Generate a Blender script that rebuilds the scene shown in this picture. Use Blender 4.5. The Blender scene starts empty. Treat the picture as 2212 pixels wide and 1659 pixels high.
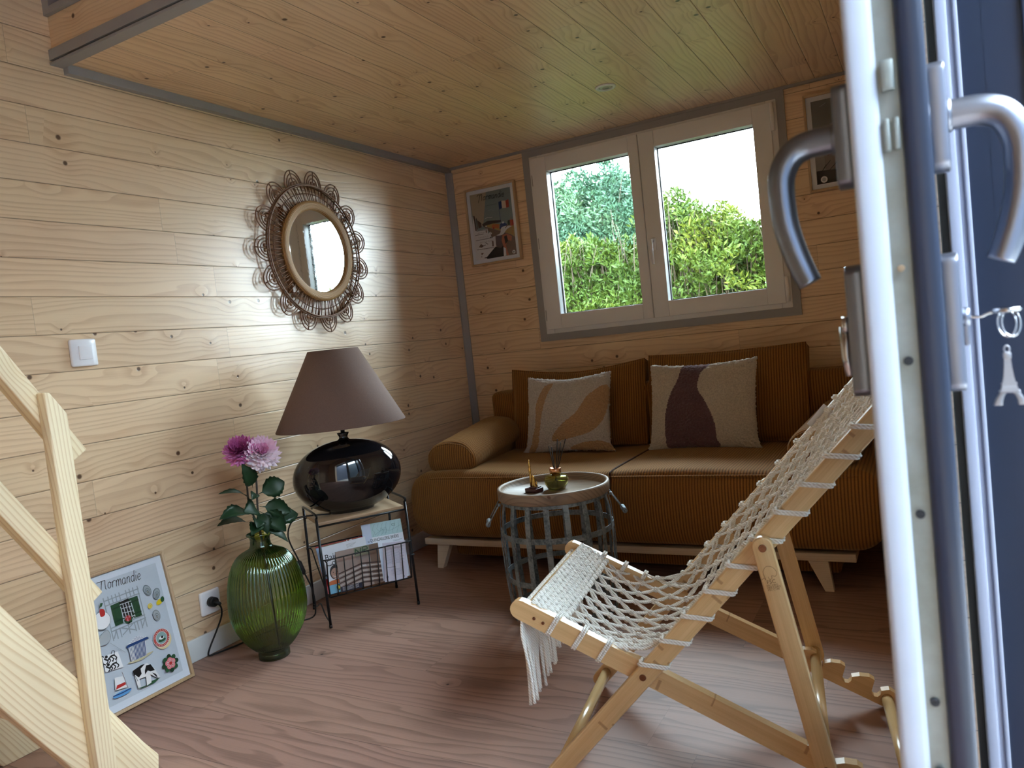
import bpy, bmesh, math, random
from mathutils import Vector, Matrix, noise
from math import pi, sin, cos, radians as rad, sqrt
random.seed(7)
scene = bpy.context.scene
col = scene.collection

# ------------------------------------------------------------------ camera
cam_d = bpy.data.cameras.new('camera')
cam = bpy.data.objects.new('camera', cam_d)
col.objects.link(cam)
CR, CU, CF = Vector((0.87400639, 0.47390841, -0.10734824)), Vector((0.06686078, 0.10152872, 0.99258327)), Vector((-0.48129249, 0.87470152, -0.05705086))
m = Matrix((CR, CU, -CF)).transposed().to_4x4()
m.translation = Vector((2.2, -3.531946, 0.9493))
cam.matrix_world = m
cam_d.sensor_fit = 'HORIZONTAL'
cam_d.sensor_width = 36
cam_d.lens = 1626.94 / 2212 * 36
cam_d.clip_start = 0.02
cam_d.dof.use_dof = True
cam_d.dof.focus_distance = 2.4
cam_d.dof.aperture_fstop = 7.5
scene.camera = cam

# ------------------------------------------------------------------ light
world = bpy.data.worlds.new('overcast_sky')
scene.world = world
world.use_nodes = True
wn = world.node_tree
bg = wn.nodes['Background']
bg.inputs['Strength'].default_value = 40.0
tc = wn.nodes.new('ShaderNodeTexCoord')
sx = wn.nodes.new('ShaderNodeSeparateXYZ')
rp = wn.nodes.new('ShaderNodeValToRGB')
wn.links.new(tc.outputs['Generated'], sx.inputs[0])
wn.links.new(sx.outputs['Z'], rp.inputs[0])
rp.color_ramp.elements[0].position = 0.0
rp.color_ramp.elements[0].color = (0.80, 0.90, 1.0, 1)
rp.color_ramp.elements[1].position = 0.8
rp.color_ramp.elements[1].color = (0.72, 0.86, 1.0, 1)
wn.links.new(rp.outputs[0], bg.inputs['Color'])

def portal(loc, rot, sx_, sy_, name):
    d = bpy.data.lights.new(name, 'AREA')
    d.shape = 'RECTANGLE'; d.size = sx_; d.size_y = sy_
    d.cycles.is_portal = True
    o = bpy.data.objects.new(name, d); col.objects.link(o)
    o.location = loc; o.rotation_euler = rot
    return o
portal((1.1, 0.16, 1.42), (rad(90), 0, pi), 1.2, 0.95, 'window_daylight')      # faces -y (into the room)
portal((2.30, -2.88, 1.10), (0, rad(90), 0), 2.2, 1.86, 'doorway_daylight')       # faces -x

vs = scene.view_settings
vs.view_transform = 'Standard'
vs.look = 'None'
vs.gamma = 1.0
vs.use_curve_mapping = False
vs.exposure = 0.12
scene.cycles.max_bounces = 10
scene.cycles.diffuse_bounces = 6
scene.cycles.glossy_bounces = 5
scene.cycles.transmission_bounces = 8
scene.cycles.transparent_max_bounces = 10
scene.cycles.caustics_reflective = False
scene.cycles.caustics_refractive = False
scene.cycles.sample_clamp_indirect = 8
scene.cycles.use_denoising = True

# ------------------------------------------------------------------ node helper
class NT:
    def __init__(s, name):
        s.m = bpy.data.materials.new(name); s.m.use_nodes = True
        s.t = s.m.node_tree; s.b = s.t.nodes['Principled BSDF']
    def n(s, typ, **k):
        nd = s.t.nodes.new('ShaderNode' + typ)
        for a, v in k.items(): setattr(nd, a, v)
        return nd
    def put(s, sock, v):
        if v is None: return
        if isinstance(v, bpy.types.NodeSocket): s.t.links.new(v, sock)
        elif isinstance(v, (tuple, list)) and len(v) == 3 and sock.type == 'RGBA': sock.default_value = (*v, 1)
        else: sock.default_value = v
    def ma(s, op, a, b=None, c=None, clamp=False):
        nd = s.n('Math', operation=op); nd.use_clamp = clamp
        s.put(nd.inputs[0], a); s.put(nd.inputs[1], b); s.put(nd.inputs[2], c)
        return nd.outputs[0]
    def xyz(s, a, b, c):
        nd = s.n('CombineXYZ'); s.put(nd.inputs[0], a); s.put(nd.inputs[1], b); s.put(nd.inputs[2], c)
        return nd.outputs[0]
    def obj(s):
        return s.n('TexCoord').outputs['Object']
    def sep(s, v):
        nd = s.n('SeparateXYZ'); s.put(nd.inputs[0], v); return nd.outputs
    def noise(s, v, scale=5., detail=2., rough=.5, dist=0., out=0):
        nd = s.n('TexNoise'); s.put(nd.inputs['Vector'], v); nd.inputs['Scale'].default_value = scale
        nd.inputs['Detail'].default_value = detail; nd.inputs['Roughness'].default_value = rough
        nd.inputs['Distortion'].default_value = dist
        return nd.outputs[out]
    def mix(s, f, a, b):
        nd = s.n('Mix', data_type='RGBA'); s.put(nd.inputs[0], f); s.put(nd.inputs[6], a); s.put(nd.inputs[7], b)
        return nd.outputs[2]
    def ss(s, v, lo, hi, a=0., b=1.):
        nd = s.n('MapRange'); nd.interpolation_type = 'SMOOTHSTEP'
        s.put(nd.inputs[0], v); nd.inputs[1].default_value = lo; nd.inputs[2].default_value = hi
        nd.inputs[3].default_value = a; nd.inputs[4].default_value = b
        return nd.outputs[0]
    def bump(s, h, strength=.3, dist=.002):
        nd = s.n('Bump'); nd.inputs['Strength'].default_value = strength; nd.inputs['Distance'].default_value = dist
        s.put(nd.inputs['Height'], h); s.put(s.b.inputs['Normal'], nd.outputs[0])
    def rnd(s, v, dim='1D'):
        nd = s.n('TexWhiteNoise', noise_dimensions=dim)
        s.put(nd.inputs['W' if dim == '1D' else 'Vector'], v); return nd.outputs[0]

def sr(r, g, b):
    f = lambda c: (c/255/12.92) if c/255 <= .04045 else ((c/255+.055)/1.055)**2.4
    return (f(r), f(g), f(b))

MC = {}
def plain(name, c, rough=.5, metal=0., **k):
    if name in MC: return MC[name]
    t = NT(name); b = t.b
    b.inputs['Base Color'].default_value = (*c, 1); b.inputs['Roughness'].default_value = rough; b.inputs['Metallic'].default_value = metal
    for a, v in k.items(): b.inputs[a.replace('_', ' ')].default_value = v
    v = t.noise(t.obj(), 60, 3)
    t.bump(v, .04, .001)
    MC[name] = t.m
    return t.m

def wood(name, along, across, sp=.11, off=0., light=(.5,.36,.2), dark=(.33,.2,.1), knot=(.13,.06,.03), rough=.4, knots=.5,
         length=2.4, groove=True, tint=.05, rings=.36, ringf=70., bump=.35, spec=.5, gw=.0014, coat=0., bumpk=.6):
    t = NT(name)
    P = t.sep(t.obj()); ax = {'X': 0, 'Y': 1, 'Z': 2}
    A, B = P[ax[along]], P[ax[across]]
    C = P[3 - ax[along] - ax[across]]
    q = t.ma('DIVIDE', t.ma('SUBTRACT', B, off), sp)
    idx = t.ma('FLOOR', q); fr = t.ma('FRACT', q)
    r1 = t.rnd(idx)
    j = t.ma('ADD', t.ma('DIVIDE', A, length), t.ma('MULTIPLY', r1, 7.3))
    ji = t.ma('FLOOR', j); jf = t.ma('FRACT', j)
    r2 = t.rnd(t.xyz(idx, ji, 3.1), '3D')
    B2 = t.ma('ADD', B, t.ma('MULTIPLY', r2, 3.0)) if groove else t.ma('ADD', B, C)
    A2 = t.ma('ADD', A, t.ma('MULTIPLY', r2, 17.))
    vor = t.n('TexVoronoi', voronoi_dimensions='2D'); vor.inputs['Scale'].default_value = 6.5
    t.put(vor.inputs['Vector'], t.xyz(A2, B2, 0))
    d = vor.outputs['Distance']
    sel = t.ma('LESS_THAN', t.sep(vor.outputs['Color'])[0], knots)
    size = t.ma('MULTIPLY_ADD', t.sep(vor.outputs['Color'])[1], 1.0, .35)
    dk = t.ma('DIVIDE', d, size)
    halo = t.ma('MULTIPLY', t.ss(dk, 0., .42, 1., 0.), sel)
    kn = t.ma('MULTIPLY', t.ss(dk, .022, .05, 1., 0.), sel)
    ln = t.noise(t.xyz(t.ma('MULTIPLY', A2, 1.1), t.ma('MULTIPLY', B2, 7.), r2), 1., 2., .5)
    ph = t.ma('ADD', t.ma('MULTIPLY', B2, ringf), t.ma('MULTIPLY', ln, 9.))
    ph = t.ma('ADD', ph, t.ma('MULTIPLY', halo, .9))
    s = t.ma('FRACT', ph)
    ring = t.ma('MULTIPLY', t.ss(s, .35, .92), t.ss(s, .93, 1., 1., 0.))
    fib = t.noise(t.xyz(t.ma('MULTIPLY', A2, 6.), t.ma('MULTIPLY', B2, 260.), 0), 1., 3., .6)
    big = t.noise(t.xyz(A2, t.ma('MULTIPLY', B2, 3.), 0), 1.6, 3., .6)
    f = t.ma('ADD', t.ma('MULTIPLY', ring, rings), t.ma('MULTIPLY', t.ma('SUBTRACT', fib, .5), .5))
    f = t.ma('ADD', f, t.ma('MULTIPLY', t.ma('SUBTRACT', big, .5), .9))
    f = t.ma('ADD', f, t.ma('MULTIPLY', halo, .25), clamp=True)
    c = t.mix(f, light, dark)
    c = t.mix(kn, c, knot)
    hs = t.n('HueSaturation'); t.put(hs.inputs['Color'], c); hs.inputs['Saturation'].default_value = .95
    t.put(hs.inputs['Value'], t.ma('MULTIPLY_ADD', t.ma('SUBTRACT', r2, .5), tint*2, 1.))
    t.put(hs.inputs['Hue'], t.ma('MULTIPLY_ADD', t.ma('SUBTRACT', r1, .5), .006, .5))
    c = hs.outputs[0]
    h = t.ma('SUBTRACT', t.ma('MULTIPLY', kn, -.4), t.ma('MULTIPLY', ring, .12))
    h = t.ma('ADD', h, t.ma('MULTIPLY', halo, bumpk))
    h = t.ma('ADD', h, t.ma('MULTIPLY', t.noise(t.xyz(t.ma('MULTIPLY', A2, 5.), t.ma('MULTIPLY', B2, 14.), 0), 1., 1.), .9))
    if groove:
        e = t.ma('MULTIPLY', t.ma('MINIMUM', fr, t.ma('SUBTRACT', 1., fr)), sp)
        g = t.ss(e, gw*.4, gw, 1., 0.)
        e2 = t.ma('MULTIPLY', t.ma('MINIMUM', jf, t.ma('SUBTRACT', 1., jf)), length)
        g2 = t.ma('MULTIPLY', t.ss(e2, gw*.2, gw*.7, 1., 0.), .6)
        g = t.ma('MAXIMUM', g, g2)
        c = t.mix(t.ma('MULTIPLY', g, .65), c, tuple(x*.35 for x in knot))
        h = t.ma('SUBTRACT', h, t.ma('MULTIPLY', t.ss(e, 0, gw*2.2, 1., 0.), 1.5))
    t.put(t.b.inputs['Base Color'], c)
    t.b.inputs['Roughness'].default_value = rough
    t.b.inputs['Specular IOR Level'].default_value = spec
    t.b.inputs['Coat Weight'].default_value = coat; t.b.inputs['Coat Roughness'].default_value = .3
    t.bump(h, bump, .003)
    return t.m

# ------------------------------------------------------------------ mesh builder
class MB:
    def __init__(s): s.bm = bmesh.new(); s.mi = 0
    def face(s, vs):
        try:
            f = s.bm.faces.new(vs); f.material_index = s.mi; f.smooth = False; return f
        except ValueError: return None
    def box(s, x0, x1, y0, y1, z0, z1, bev=0., M=None, segs=2):
        b = bmesh.new()
        bmesh.ops.create_cube(b, size=1)
        for v in b.verts:
            v.co = Vector((x0+(v.co.x+.5)*(x1-x0), y0+(v.co.y+.5)*(y1-y0), z0+(v.co.z+.5)*(z1-z0)))
        if bev > 0:
            bmesh.ops.bevel(b, geom=list(b.edges), offset=bev, segments=segs, affect='EDGES', profile=.5)
        s.merge(b, M, bev > 0); return s
    def merge(s, b, M=None, smooth=False):
        mp = {}
        for v in b.verts:
            mp[v] = s.bm.verts.new(M @ v.co if M is not None else v.co)
        for f in b.faces:
            g = s.face([mp[v] for v in f.verts])
            if g: g.smooth = smooth
        b.free()
    def ring_loft(s, rings, closed=False, caps=True, smooth=True):
        R = [[s.bm.verts.new(p) for p in r] for r in rings]
        n = len(R[0]); k = len(R)
        for i in range(k if closed else k-1):
            a, b = R[i], R[(i+1) % k]
            for j in range(n):
                f = s.face([a[j], a[(j+1) % n], b[(j+1) % n], b[j]])
                if f: f.smooth = smooth
        if caps and not closed:
            s.face(list(reversed(R[0]))); s.face(R[-1])
        return s
    def tube(s, pts, r, n=8, closed=False, caps=True, flat=1.0):
        pts = [Vector(p) for p in pts]
        rs = r if isinstance(r, (list, tuple)) else [r]*len(pts)
        k = len(pts); rings = []; up = None
        for i, p in enumerate(pts):
            if closed: t = pts[(i+1) % k] - pts[i-1]
            else: t = pts[min(i+1, k-1)] - pts[max(i-1, 0)]
            if t.length < 1e-9: t = Vector((0, 0, 1))
            t.normalize()
            if up is None:
                up = Vector((0, 0, 1)) if abs(t.z) < .9 else Vector((1, 0, 0))
            a = up - t*up.dot(t)
            if a.length < 1e-6: a = t.orthogonal()
            a.normalize(); b = t.cross(a); up = a
            rings.append([p + (a*cos(2*pi*j/n)*flat + b*sin(2*pi*j/n))*rs[i] for j in range(n)])
        return s.ring_loft(rings, closed, caps)
    def lathe(s, prof, n=32, c=(0, 0, 0), sx=1., sy=1., caps=True):
        c = Vector(c); rings = []
        for r, z in prof:
            r = max(r, 1e-5)
            rings.append([c + Vector((cos(2*pi*j/n)*r*sx, sin(2*pi*j/n)*r*sy, z)) for j in range(n)])
        return s.ring_loft(rings, False, caps)
    def ball(s, c, r, n=8, m=6, sc=(1, 1, 1)):
        c = Vector(c)
        s.lathe_at(c, r, n, m, sc); return s
    def lathe_at(s, c, r, n, m, sc):
        rings = []
        for i in range(m+1):
            a = -pi/2 + pi*i/m
            rr = max(cos(a), 1e-3)
            rings.append([c + Vector((cos(2*pi*j/n)*rr*r*sc[0], sin(2*pi*j/n)*rr*r*sc[1], sin(a)*r*sc[2])) for j in range(n)])
        s.ring_loft(rings, False, False)
    def prism(s, poly, axis, a0, a1, bev=0., segs=2, M=None):
        """poly: list of 2D points; axis: which coordinate is the thickness."""
        b = bmesh.new()
        def mk(p, a):
            if axis == 'x': return Vector((a, p[0], p[1]))
            if axis == 'y': return Vector((p[0], a, p[1]))
            return Vector((p[0], p[1], a))
        A = [b.verts.new(mk(p, a0)) for p in poly]; B_ = [b.verts.new(mk(p, a1)) for p in poly]
        n = len(poly)
        b.faces.new(A); b.faces.new(list(reversed(B_)))
        for i in range(n): b.faces.new([A[i], B_[i], B_[(i+1) % n], A[(i+1) % n]])
        bmesh.ops.recalc_face_normals(b, faces=list(b.faces))
        if bev > 0:
            bmesh.ops.bevel(b, geom=list(b.edges), offset=bev, segments=segs, affect='EDGES', profile=.5, clamp_overlap=True)
        s.merge(b, M, bev > 0); return s
    def rbox(s, c, size, r, k=5, mid=8, fn=None, M=None):
        """box with rounded edges as a dense grid. r: radius triple."""
        c = Vector(c); h = [d/2 for d in size]
        if not isinstance(r, (tuple, list)): r = (r, r, r)
        ax = []
        for a in range(3):
            arc = [sin(pi/2*i/k) for i in range(k+1)]
            left = [-h[a] + r[a] - r[a]*v for v in reversed(arc)]
            md = [(-h[a]+r[a]) + (2*h[a]-2*r[a])*i/mid for i in range(1, mid)]
            ax.append(left + md + [-v for v in reversed(left)])
        cache = {}
        def vert(i, j, l):
            key = (i, j, l)
            if key in cache: return cache[key]
            g = [ax[0][i], ax[1][j], ax[2][l]]
            e = [(g[a] - max(-h[a]+r[a], min(h[a]-r[a], g[a])))/r[a] for a in range(3)]
            # cube-to-sphere for the corner part
            x, y, z = [max(-1., min(1., v)) for v in e]
            L = sqrt(x*x+y*y+z*z); mx = max(abs(x), abs(y), abs(z))
            if L > 1e-9: x, y, z = x/L, y/L, z/L
            on = [x, y, z]
            p = Vector([c[a] + max(-h[a]+r[a], min(h[a]-r[a], g[a])) + on[a]*r[a] for a in range(3)])
            if fn: p = fn(p)
            if M is not None: p = M @ p
            cache[key] = s.bm.verts.new(p); return cache[key]
        N = [len(a)-1 for a in ax]
        def quad(a, b, c_, d):
            f = s.face([vert(*a), vert(*b), vert(*c_), vert(*d)])
            if f: f.smooth = True
        for i in range(N[0]):
            for j in range(N[1]):
                quad((i, j, 0), (i, j+1, 0), (i+1, j+1, 0), (i+1, j, 0))
                quad((i, j, N[2]), (i+1, j, N[2]), (i+1, j+1, N[2]), (i, j+1, N[2]))
        for i in range(N[0]):
            for l in range(N[2]):
                quad((i, 0, l), (i+1, 0, l), (i+1, 0, l+1), (i, 0, l+1))
                quad((i, N[1], l), (i, N[1], l+1), (i+1, N[1], l+1), (i+1, N[1], l))
        for j in range(N[1]):
            for l in range(N[2]):
                quad((0, j, l), (0, j, l+1), (0, j+1, l+1), (0, j+1, l))
                quad((N[0], j, l), (N[0], j+1, l), (N[0], j+1, l+1), (N[0], j, l+1))
        return s
    def done(s, name, mats, parent=None, smooth=None, M=None, loc=None, rot=None, recalc=False):
        if recalc: bmesh.ops.recalc_face_normals(s.bm, faces=list(s.bm.faces))
        me = bpy.data.meshes.new(name)
        if M is not None: bmesh.ops.transform(s.bm, matrix=M, verts=list(s.bm.verts))
        s.bm.to_mesh(me); s.bm.free()
        for mm in (mats if isinstance(mats, (list, tuple)) else [mats]): me.materials.append(mm)
        if smooth is not None:
            for p in me.polygons: p.use_smooth = smooth
        o = bpy.data.objects.new(name, me); col.objects.link(o)
        if parent is not None: o.parent = parent
        if loc is not None: o.location = loc
        if rot is not None: o.rotation_euler = rot
        return o

def thing(name, label, cat, loc=(0, 0, 0), rot=(0, 0, 0), group=None):
    o = bpy.data.objects.new(name, None); col.objects.link(o)
    o.empty_display_size = .05
    o.location = loc; o.rotation_euler = rot; o['label'] = label; o['category'] = cat
    if group: o['group'] = group
    return o
def tag(o, label, cat, group=None):
    o['label'] = label; o['category'] = cat
    if group: o['group'] = group
    return o
def struct(o, label=None, cat=None):
    o['kind'] = 'structure'
    if label: o['label'] = label
    if cat: o['category'] = cat
    return o
def box(*a, **k): return MB().box(*a, **k)
def smooth_path(pts, n=6, closed=False):
    """Catmull-Rom through pts"""
    P = [Vector(p) for p in pts]; out = []; k = len(P)
    rng = range(k if closed else k-1)
    for i in rng:
        if closed: a, b, c, d = P[i-1], P[i], P[(i+1) % k], P[(i+2) % k]
        else: a, b, c, d = P[max(i-1, 0)], P[i], P[i+1], P[min(i+2, k-1)]
        for j in range(n):
            t = j/n
            out.append(.5*((2*b) + (c-a)*t + (2*a-5*b+4*c-d)*t*t + (3*b-a-3*c+d)*t**3))
    if not closed: out.append(P[-1])
    return out

# ================================================================== SETTING
PINE_L, PINE_D = sr(230, 199, 160), sr(190, 146, 106)
M_wall_y = wood('pine_boards_side', 'Y', 'Z', .1099, .0098, PINE_L, PINE_D, sr(92, 62, 40), rough=.34, knots=.42, rings=.42, ringf=52., length=2.2, bump=.5, spec=.6, coat=.6)
M_wall_x = wood('pine_boards_back', 'X', 'Z', .1099, .0098, PINE_L, PINE_D, sr(92, 62, 40), rough=.38, knots=.42, rings=.42, ringf=52., length=1.9, bump=.45)
M_ceil = wood('pine_boards_ceiling', 'Y', 'X', .11, .004, PINE_L, PINE_D, sr(92, 62, 40), rough=.4, knots=.45, rings=.45, ringf=50., length=1.7, bump=.45)
M_fascia = wood('pine_beam', 'X', 'Z', .3, 1.8, PINE_L, PINE_D, sr(92, 62, 40), rough=.4, knots=.35, length=3., bump=.3)
M_floor = wood('oak_laminate', 'X', 'Y', .192, -.05, sr(158, 122, 106), sr(82, 58, 49), sr(64, 46, 40), rough=.48, knots=.02, length=1.38, rings=.38, ringf=30., bump=.12, tint=.1, spec=.2, gw=.0009, bumpk=.1)
M_grey = plain('grey_trim_paint', sr(150, 148, 148), .5)
M_white = plain('white_pvc', sr(226, 226, 228), .3)
M_whitep = plain('white_plastic', sr(240, 240, 244), .25)
M_navy = plain('navy_lacquer', sr(40, 48, 66), .28)
M_rubber = plain('black_rubber', (.008, .008, .009), .6)
M_white_base = plain('white_skirting', sr(214, 214, 212), .4)

# floor, walls
struct(box(0, 2.32, -4.7, 0, -.08, 0).done('floor', M_floor))
struct(box(-.12, 0, -4.7, .12, 0, 3.2).done('wall_left', M_wall_y))
# back wall as a plate with the window hole
WX0, WX1, WZ0, WZ1 = .50, 1.71, .962, 1.868
b = MB()
b.box(0, WX0, 0, .12, 0, 3.2); b.box(WX1, 2.32, 0, .12, 0, 3.2); b.box(WX0, WX1, 0, .12, 0, WZ0); b.box(WX0, WX1, 0, .12, WZ1, 3.2)
struct(b.done('wall_back', M_wall_x))
# right wall with the doorway (y -4.2..-1.95)
b = MB()
b.box(2.18, 2.32, -1.93, 0, 0, 3.2); b.box(2.18, 2.32, -4.7, -3.80, 0, 3.2); b.box(2.18, 2.32, -3.80, -1.93, 2.2, 3.2)
struct(b.done('wall_right', M_wall_y))
struct(box(-.12, 2.32, -4.82, -4.7, 0, 3.2).done('wall_front', M_wall_x))
struct(box(-.12, 2.32, -4.82, .12, 3.2, 3.3).done('roof', M_ceil))
struct(box(0, 2.18, -2.10, 0, 1.911, 2.045).done('ceiling', M_ceil))
# loft edge
struct(box(0, 2.18, -2.125, -2.10, 1.93, 2.045).done('trim_1', M_fascia))
b = MB(); b.box(0, 2.18, -2.137, -2.125, 1.917, 1.947); b.box(0, 2.18, -2.137, -2.098, 1.903, 1.9105)
struct(b.done('trim_2', M_grey))
b = MB(); b.box(0, 2.18, -2.137, -2.10, 2.046, 2.066); b.box(0, .03, -2.137, -2.10, 2.066, 3.2)
struct(b.done('trim_3', M_grey))
struct(box(.0, .024, -2.098, 0, 1.884, 1.911).done('trim_4', M_grey))
struct(box(.024, 2.18, -.018, 0, 1.900, 1.911).done('trim_5', M_grey))
struct(MB().prism([(0, 0), (.03, 0), (.03, -.008), (.008, -.03), (0, -.03)], 'z', 0.0, 1.884).done('trim_6', M_grey))
# skirting boards
struct(box(0, .012, -4.2, -.03, 0, .075, bev=.003).done('baseboard_left', M_white_base))
struct(box(.03, 2.18, -.012, 0, 0, .075, bev=.003).done('baseboard_back', M_white_base))

# ---------------------------------------------------------------- window
b = MB()
for (x0, x1, z0, z1) in ((.463, .502, .926, 1.903), (1.706, 1.743, .926, 1.903), (.502, 1.706, .926, .965), (.502, 1.706, 1.866, 1.903)):
    b.box(x0, x1, -.012, 0, z0, z1)
struct(b.done('trim_7', M_grey))
win = thing('window_1', 'white two-leaf window in grey surround above the sofa', 'window')
struct(win)
b = MB()
for (x0, x1, z0, z1) in ((.500, .545, .9625, 1.8675), (1.665, 1.7095, .9625, 1.8675), (.545, 1.665, .9625, 1.012), (.545, 1.665, 1.82, 1.8675)):
    b.box(x0, x1, -.014, .06, z0, z1, bev=.003)
b.done('window_frame', M_white, win)
M_glass = NT('clear_glass')
M_glass.b.inputs['Base Color'].default_value = (1, 1, 1, 1)
tr = M_glass.n('BsdfTransparent'); gl = M_glass.n('BsdfGlossy'); gl.inputs['Roughness'].default_value = .02
fz = M_glass.n('Fresnel'); fz.inputs[0].default_value = 1.3
mx = M_glass.n('MixShader'); M_glass.t.links.new(fz.outputs[0], mx.inputs[0]); M_glass.t.links.new(tr.outputs[0], mx.inputs[1]); M_glass.t.links.new(gl.outputs[0], mx.inputs[2])
tr.inputs[0].default_value = (.93, .97, .96, 1)
M_glass.t.links.new(mx.outputs[0], M_glass.t.nodes['Material Output'].inputs[0])
M_glass = M_glass.m
for (x0, x1, gx0, gx1) in ((.518, 1.081, .598, 1.032), (1.085, 1.684, 1.160, 1.608)):
    b = MB(); z0, z1, g0, g1 = .985, 1.853, 1.058, 1.778
    y0, y1 = -.03, .045
    for (a0, a1, c0, c1) in ((x0, gx0, z0, z1), (gx1, x1, z0, z1), (gx0, gx1, z0, g0), (gx0, gx1, g1, z1)):
        b.box(a0, a1, y0, y1, c0, c1, bev=.002)
    sash = b.done('sash', M_white, win)
    b = MB()
    for (a0, a1, c0, c1) in ((gx0-.002, gx0+.004, g0, g1), (gx1-.004, gx1+.002, g0, g1), (gx0, gx1, g0-.002, g0+.004), (gx0, gx1, g1-.004, g1+.002)):
        b.box(a0, a1, .018, .03, c0, c1)
    b.done('gasket', M_rubber, sash)
    box(gx0-.002, gx1+.002, .022, .026, g0-.002, g1+.002).done('pane', M_glass, sash)
b = MB(); b.box(1.100, 1.128, -.04, -.03, 1.30, 1.36, bev=.004)
wh = b.done('window_handle', M_whitep, win)
b = MB(); b.tube([(1.114, -.04, 1.348), (1.114, -.066, 1.348)], .009, 10); b.tube([(1.114, -.064, 1.352), (1.1145, -.068, 1.30), (1.1155, -.066, 1.235)], [.009, .0075, .006], 10)
b.done('lever', M_whitep, wh)
for (x, za, zb) in ((1.692, 1.73, 1.85), (1.694, .99, 1.10)):
    b = MB(); b.tube([(x, -.034, za), (x, -.034, zb)], .009, 10); b.tube([(x, -.034, (za+zb)/2-.002), (x, -.034, (za+zb)/2+.002)], .0098, 10)
    b.done('hinge', M_whitep, win)
for z in (1.72, 1.40, 1.03):
    b = MB(); b.box(.508, .513, -.0155, -.013, z, z+.055); b.done('hinge', M_grey, win)

# ---------------------------------------------------------------- entrance door leaf (edge-on) and the leaf outside
M_strip = NT('galvanised_strip')
v = M_strip.noise(M_strip.obj(), 30, 4, .6)
M_strip.put(M_strip.b.inputs['Base Color'], M_strip.mix(v, sr(120, 130, 126), sr(178, 186, 184)))
M_strip.b.inputs['Metallic'].default_value = .7; M_strip.put(M_strip.b.inputs['Roughness'], M_strip.ss(v, .2, .8, .35, .55))
M_strip.bump(v, .15, .002); M_strip = M_strip.m
M_alu = plain('brushed_aluminium', sr(150, 154, 166), .33, 1.)
M_satin = plain('satin_door_steel', sr(120, 126, 138), .3, 1.)
M_chrome = plain('bright_steel', sr(190, 190, 192), .15, 1.)
LY0, LY1 = -2.80, -1.95
door = thing('door_1', 'open door leaf seen edge on, white inside and navy outside', 'door')
struct(door)
b = MB()   # white inner half with rounded nose
b.box(2.156, 2.181, LY0, LY1, .02, 2.18, bev=.006)
b.box(2.181, 2.196, LY0+.012, LY0+.11, .02, 2.18); bo = b
b.bm.free(); b = MB(); b.box(2.156, 2.181, LY0, LY0+.11, .02, 2.18, bev=.006); b.box(2.181, 2.196, LY0+.012, LY0+.11, .02, 2.18)
for (y0, y1, z0, z1) in ((LY1-.11, LY1, .02, 2.18), (LY0+.11, LY1-.11, .02, .16), (LY0+.11, LY1-.11, 2.06, 2.18)): b.box(2.156, 2.196, y0, y1, z0, z1, bev=.002)
b.done('inner_profile', plain('door_white', sr(196, 207, 224), .35), door)
b = MB(); b.box(2.196, 2.2175, LY0-.004, LY0+.11, .02, 2.18, bev=.005)
for (y0, y1, z0, z1) in ((LY1-.11, LY1, .02, 2.18), (LY0+.11, LY1-.11, .02, .16), (LY0+.11, LY1-.11, 2.06, 2.18)): b.box(2.196, 2.2175, y0, y1, z0, z1)
b.done('outer_profile', M_navy, door)
box(2.180, 2.192, LY0+.108, LY1-.108, .158, 2.062).done('door_pane', M_glass, door)
b = MB(); b.box(2.1785, 2.1965, LY0+.004, LY0+.013, .02, 2.18); st = b.done('lock_strip', M_strip, door)
def screw(x, z, r=.0042):
    b = MB(); b.tube([(x, LY0+.006, z), (x, LY0+.002, z)], [r, r*.9], 16); b.box(x-r*.6, x+r*.6, LY0+.0012, LY0+.002, z-r*.14, z+r*.14); b.box(x-r*.14, x+r*.14, LY0+.0012, LY0+.002, z-r*.6, z+r*.6)
    o = b.done('screw', plain('dull_zinc', sr(70, 76, 84), .35, .8), st)
    return o
    b = MB(); b.box(x-r*.6, x+r*.6, LY0+.0021, LY0+.0026, z-r*.12, z+r*.12); b.box(x-r*.12, x+r*.12, LY0+.0021, LY0+.0026, z-r*.6, z+r*.6)
    return o
for z in (.895, .76, .59): screw(2.1875, z)
b = MB(); b.box(2.183, 2.193, LY0-.003, LY0+.004, 1.125, 1.150, bev=.001); b.box(2.1865, 2.1895, LY0-.0035, LY0, 1.128, 1.147)
b.box(2.182, 2.187, LY0-.001, LY0+.004, 1.075, 1.102, bev=.001); b.box(2.1895, 2.1945, LY0-.001, LY0+.004, 1.075, 1.102, bev=.001)
b.done('latch', M_strip, st)
b = MB(); b.tube([(2.1875, LY0+.004, .975), (2.1875, LY0-.001, .975)], .003, 12); b.box(2.184, 2.191, LY0-.003, LY0+.004, .50, .53, bev=.0015); b.done('keeper', M_chrome, st)
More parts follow.
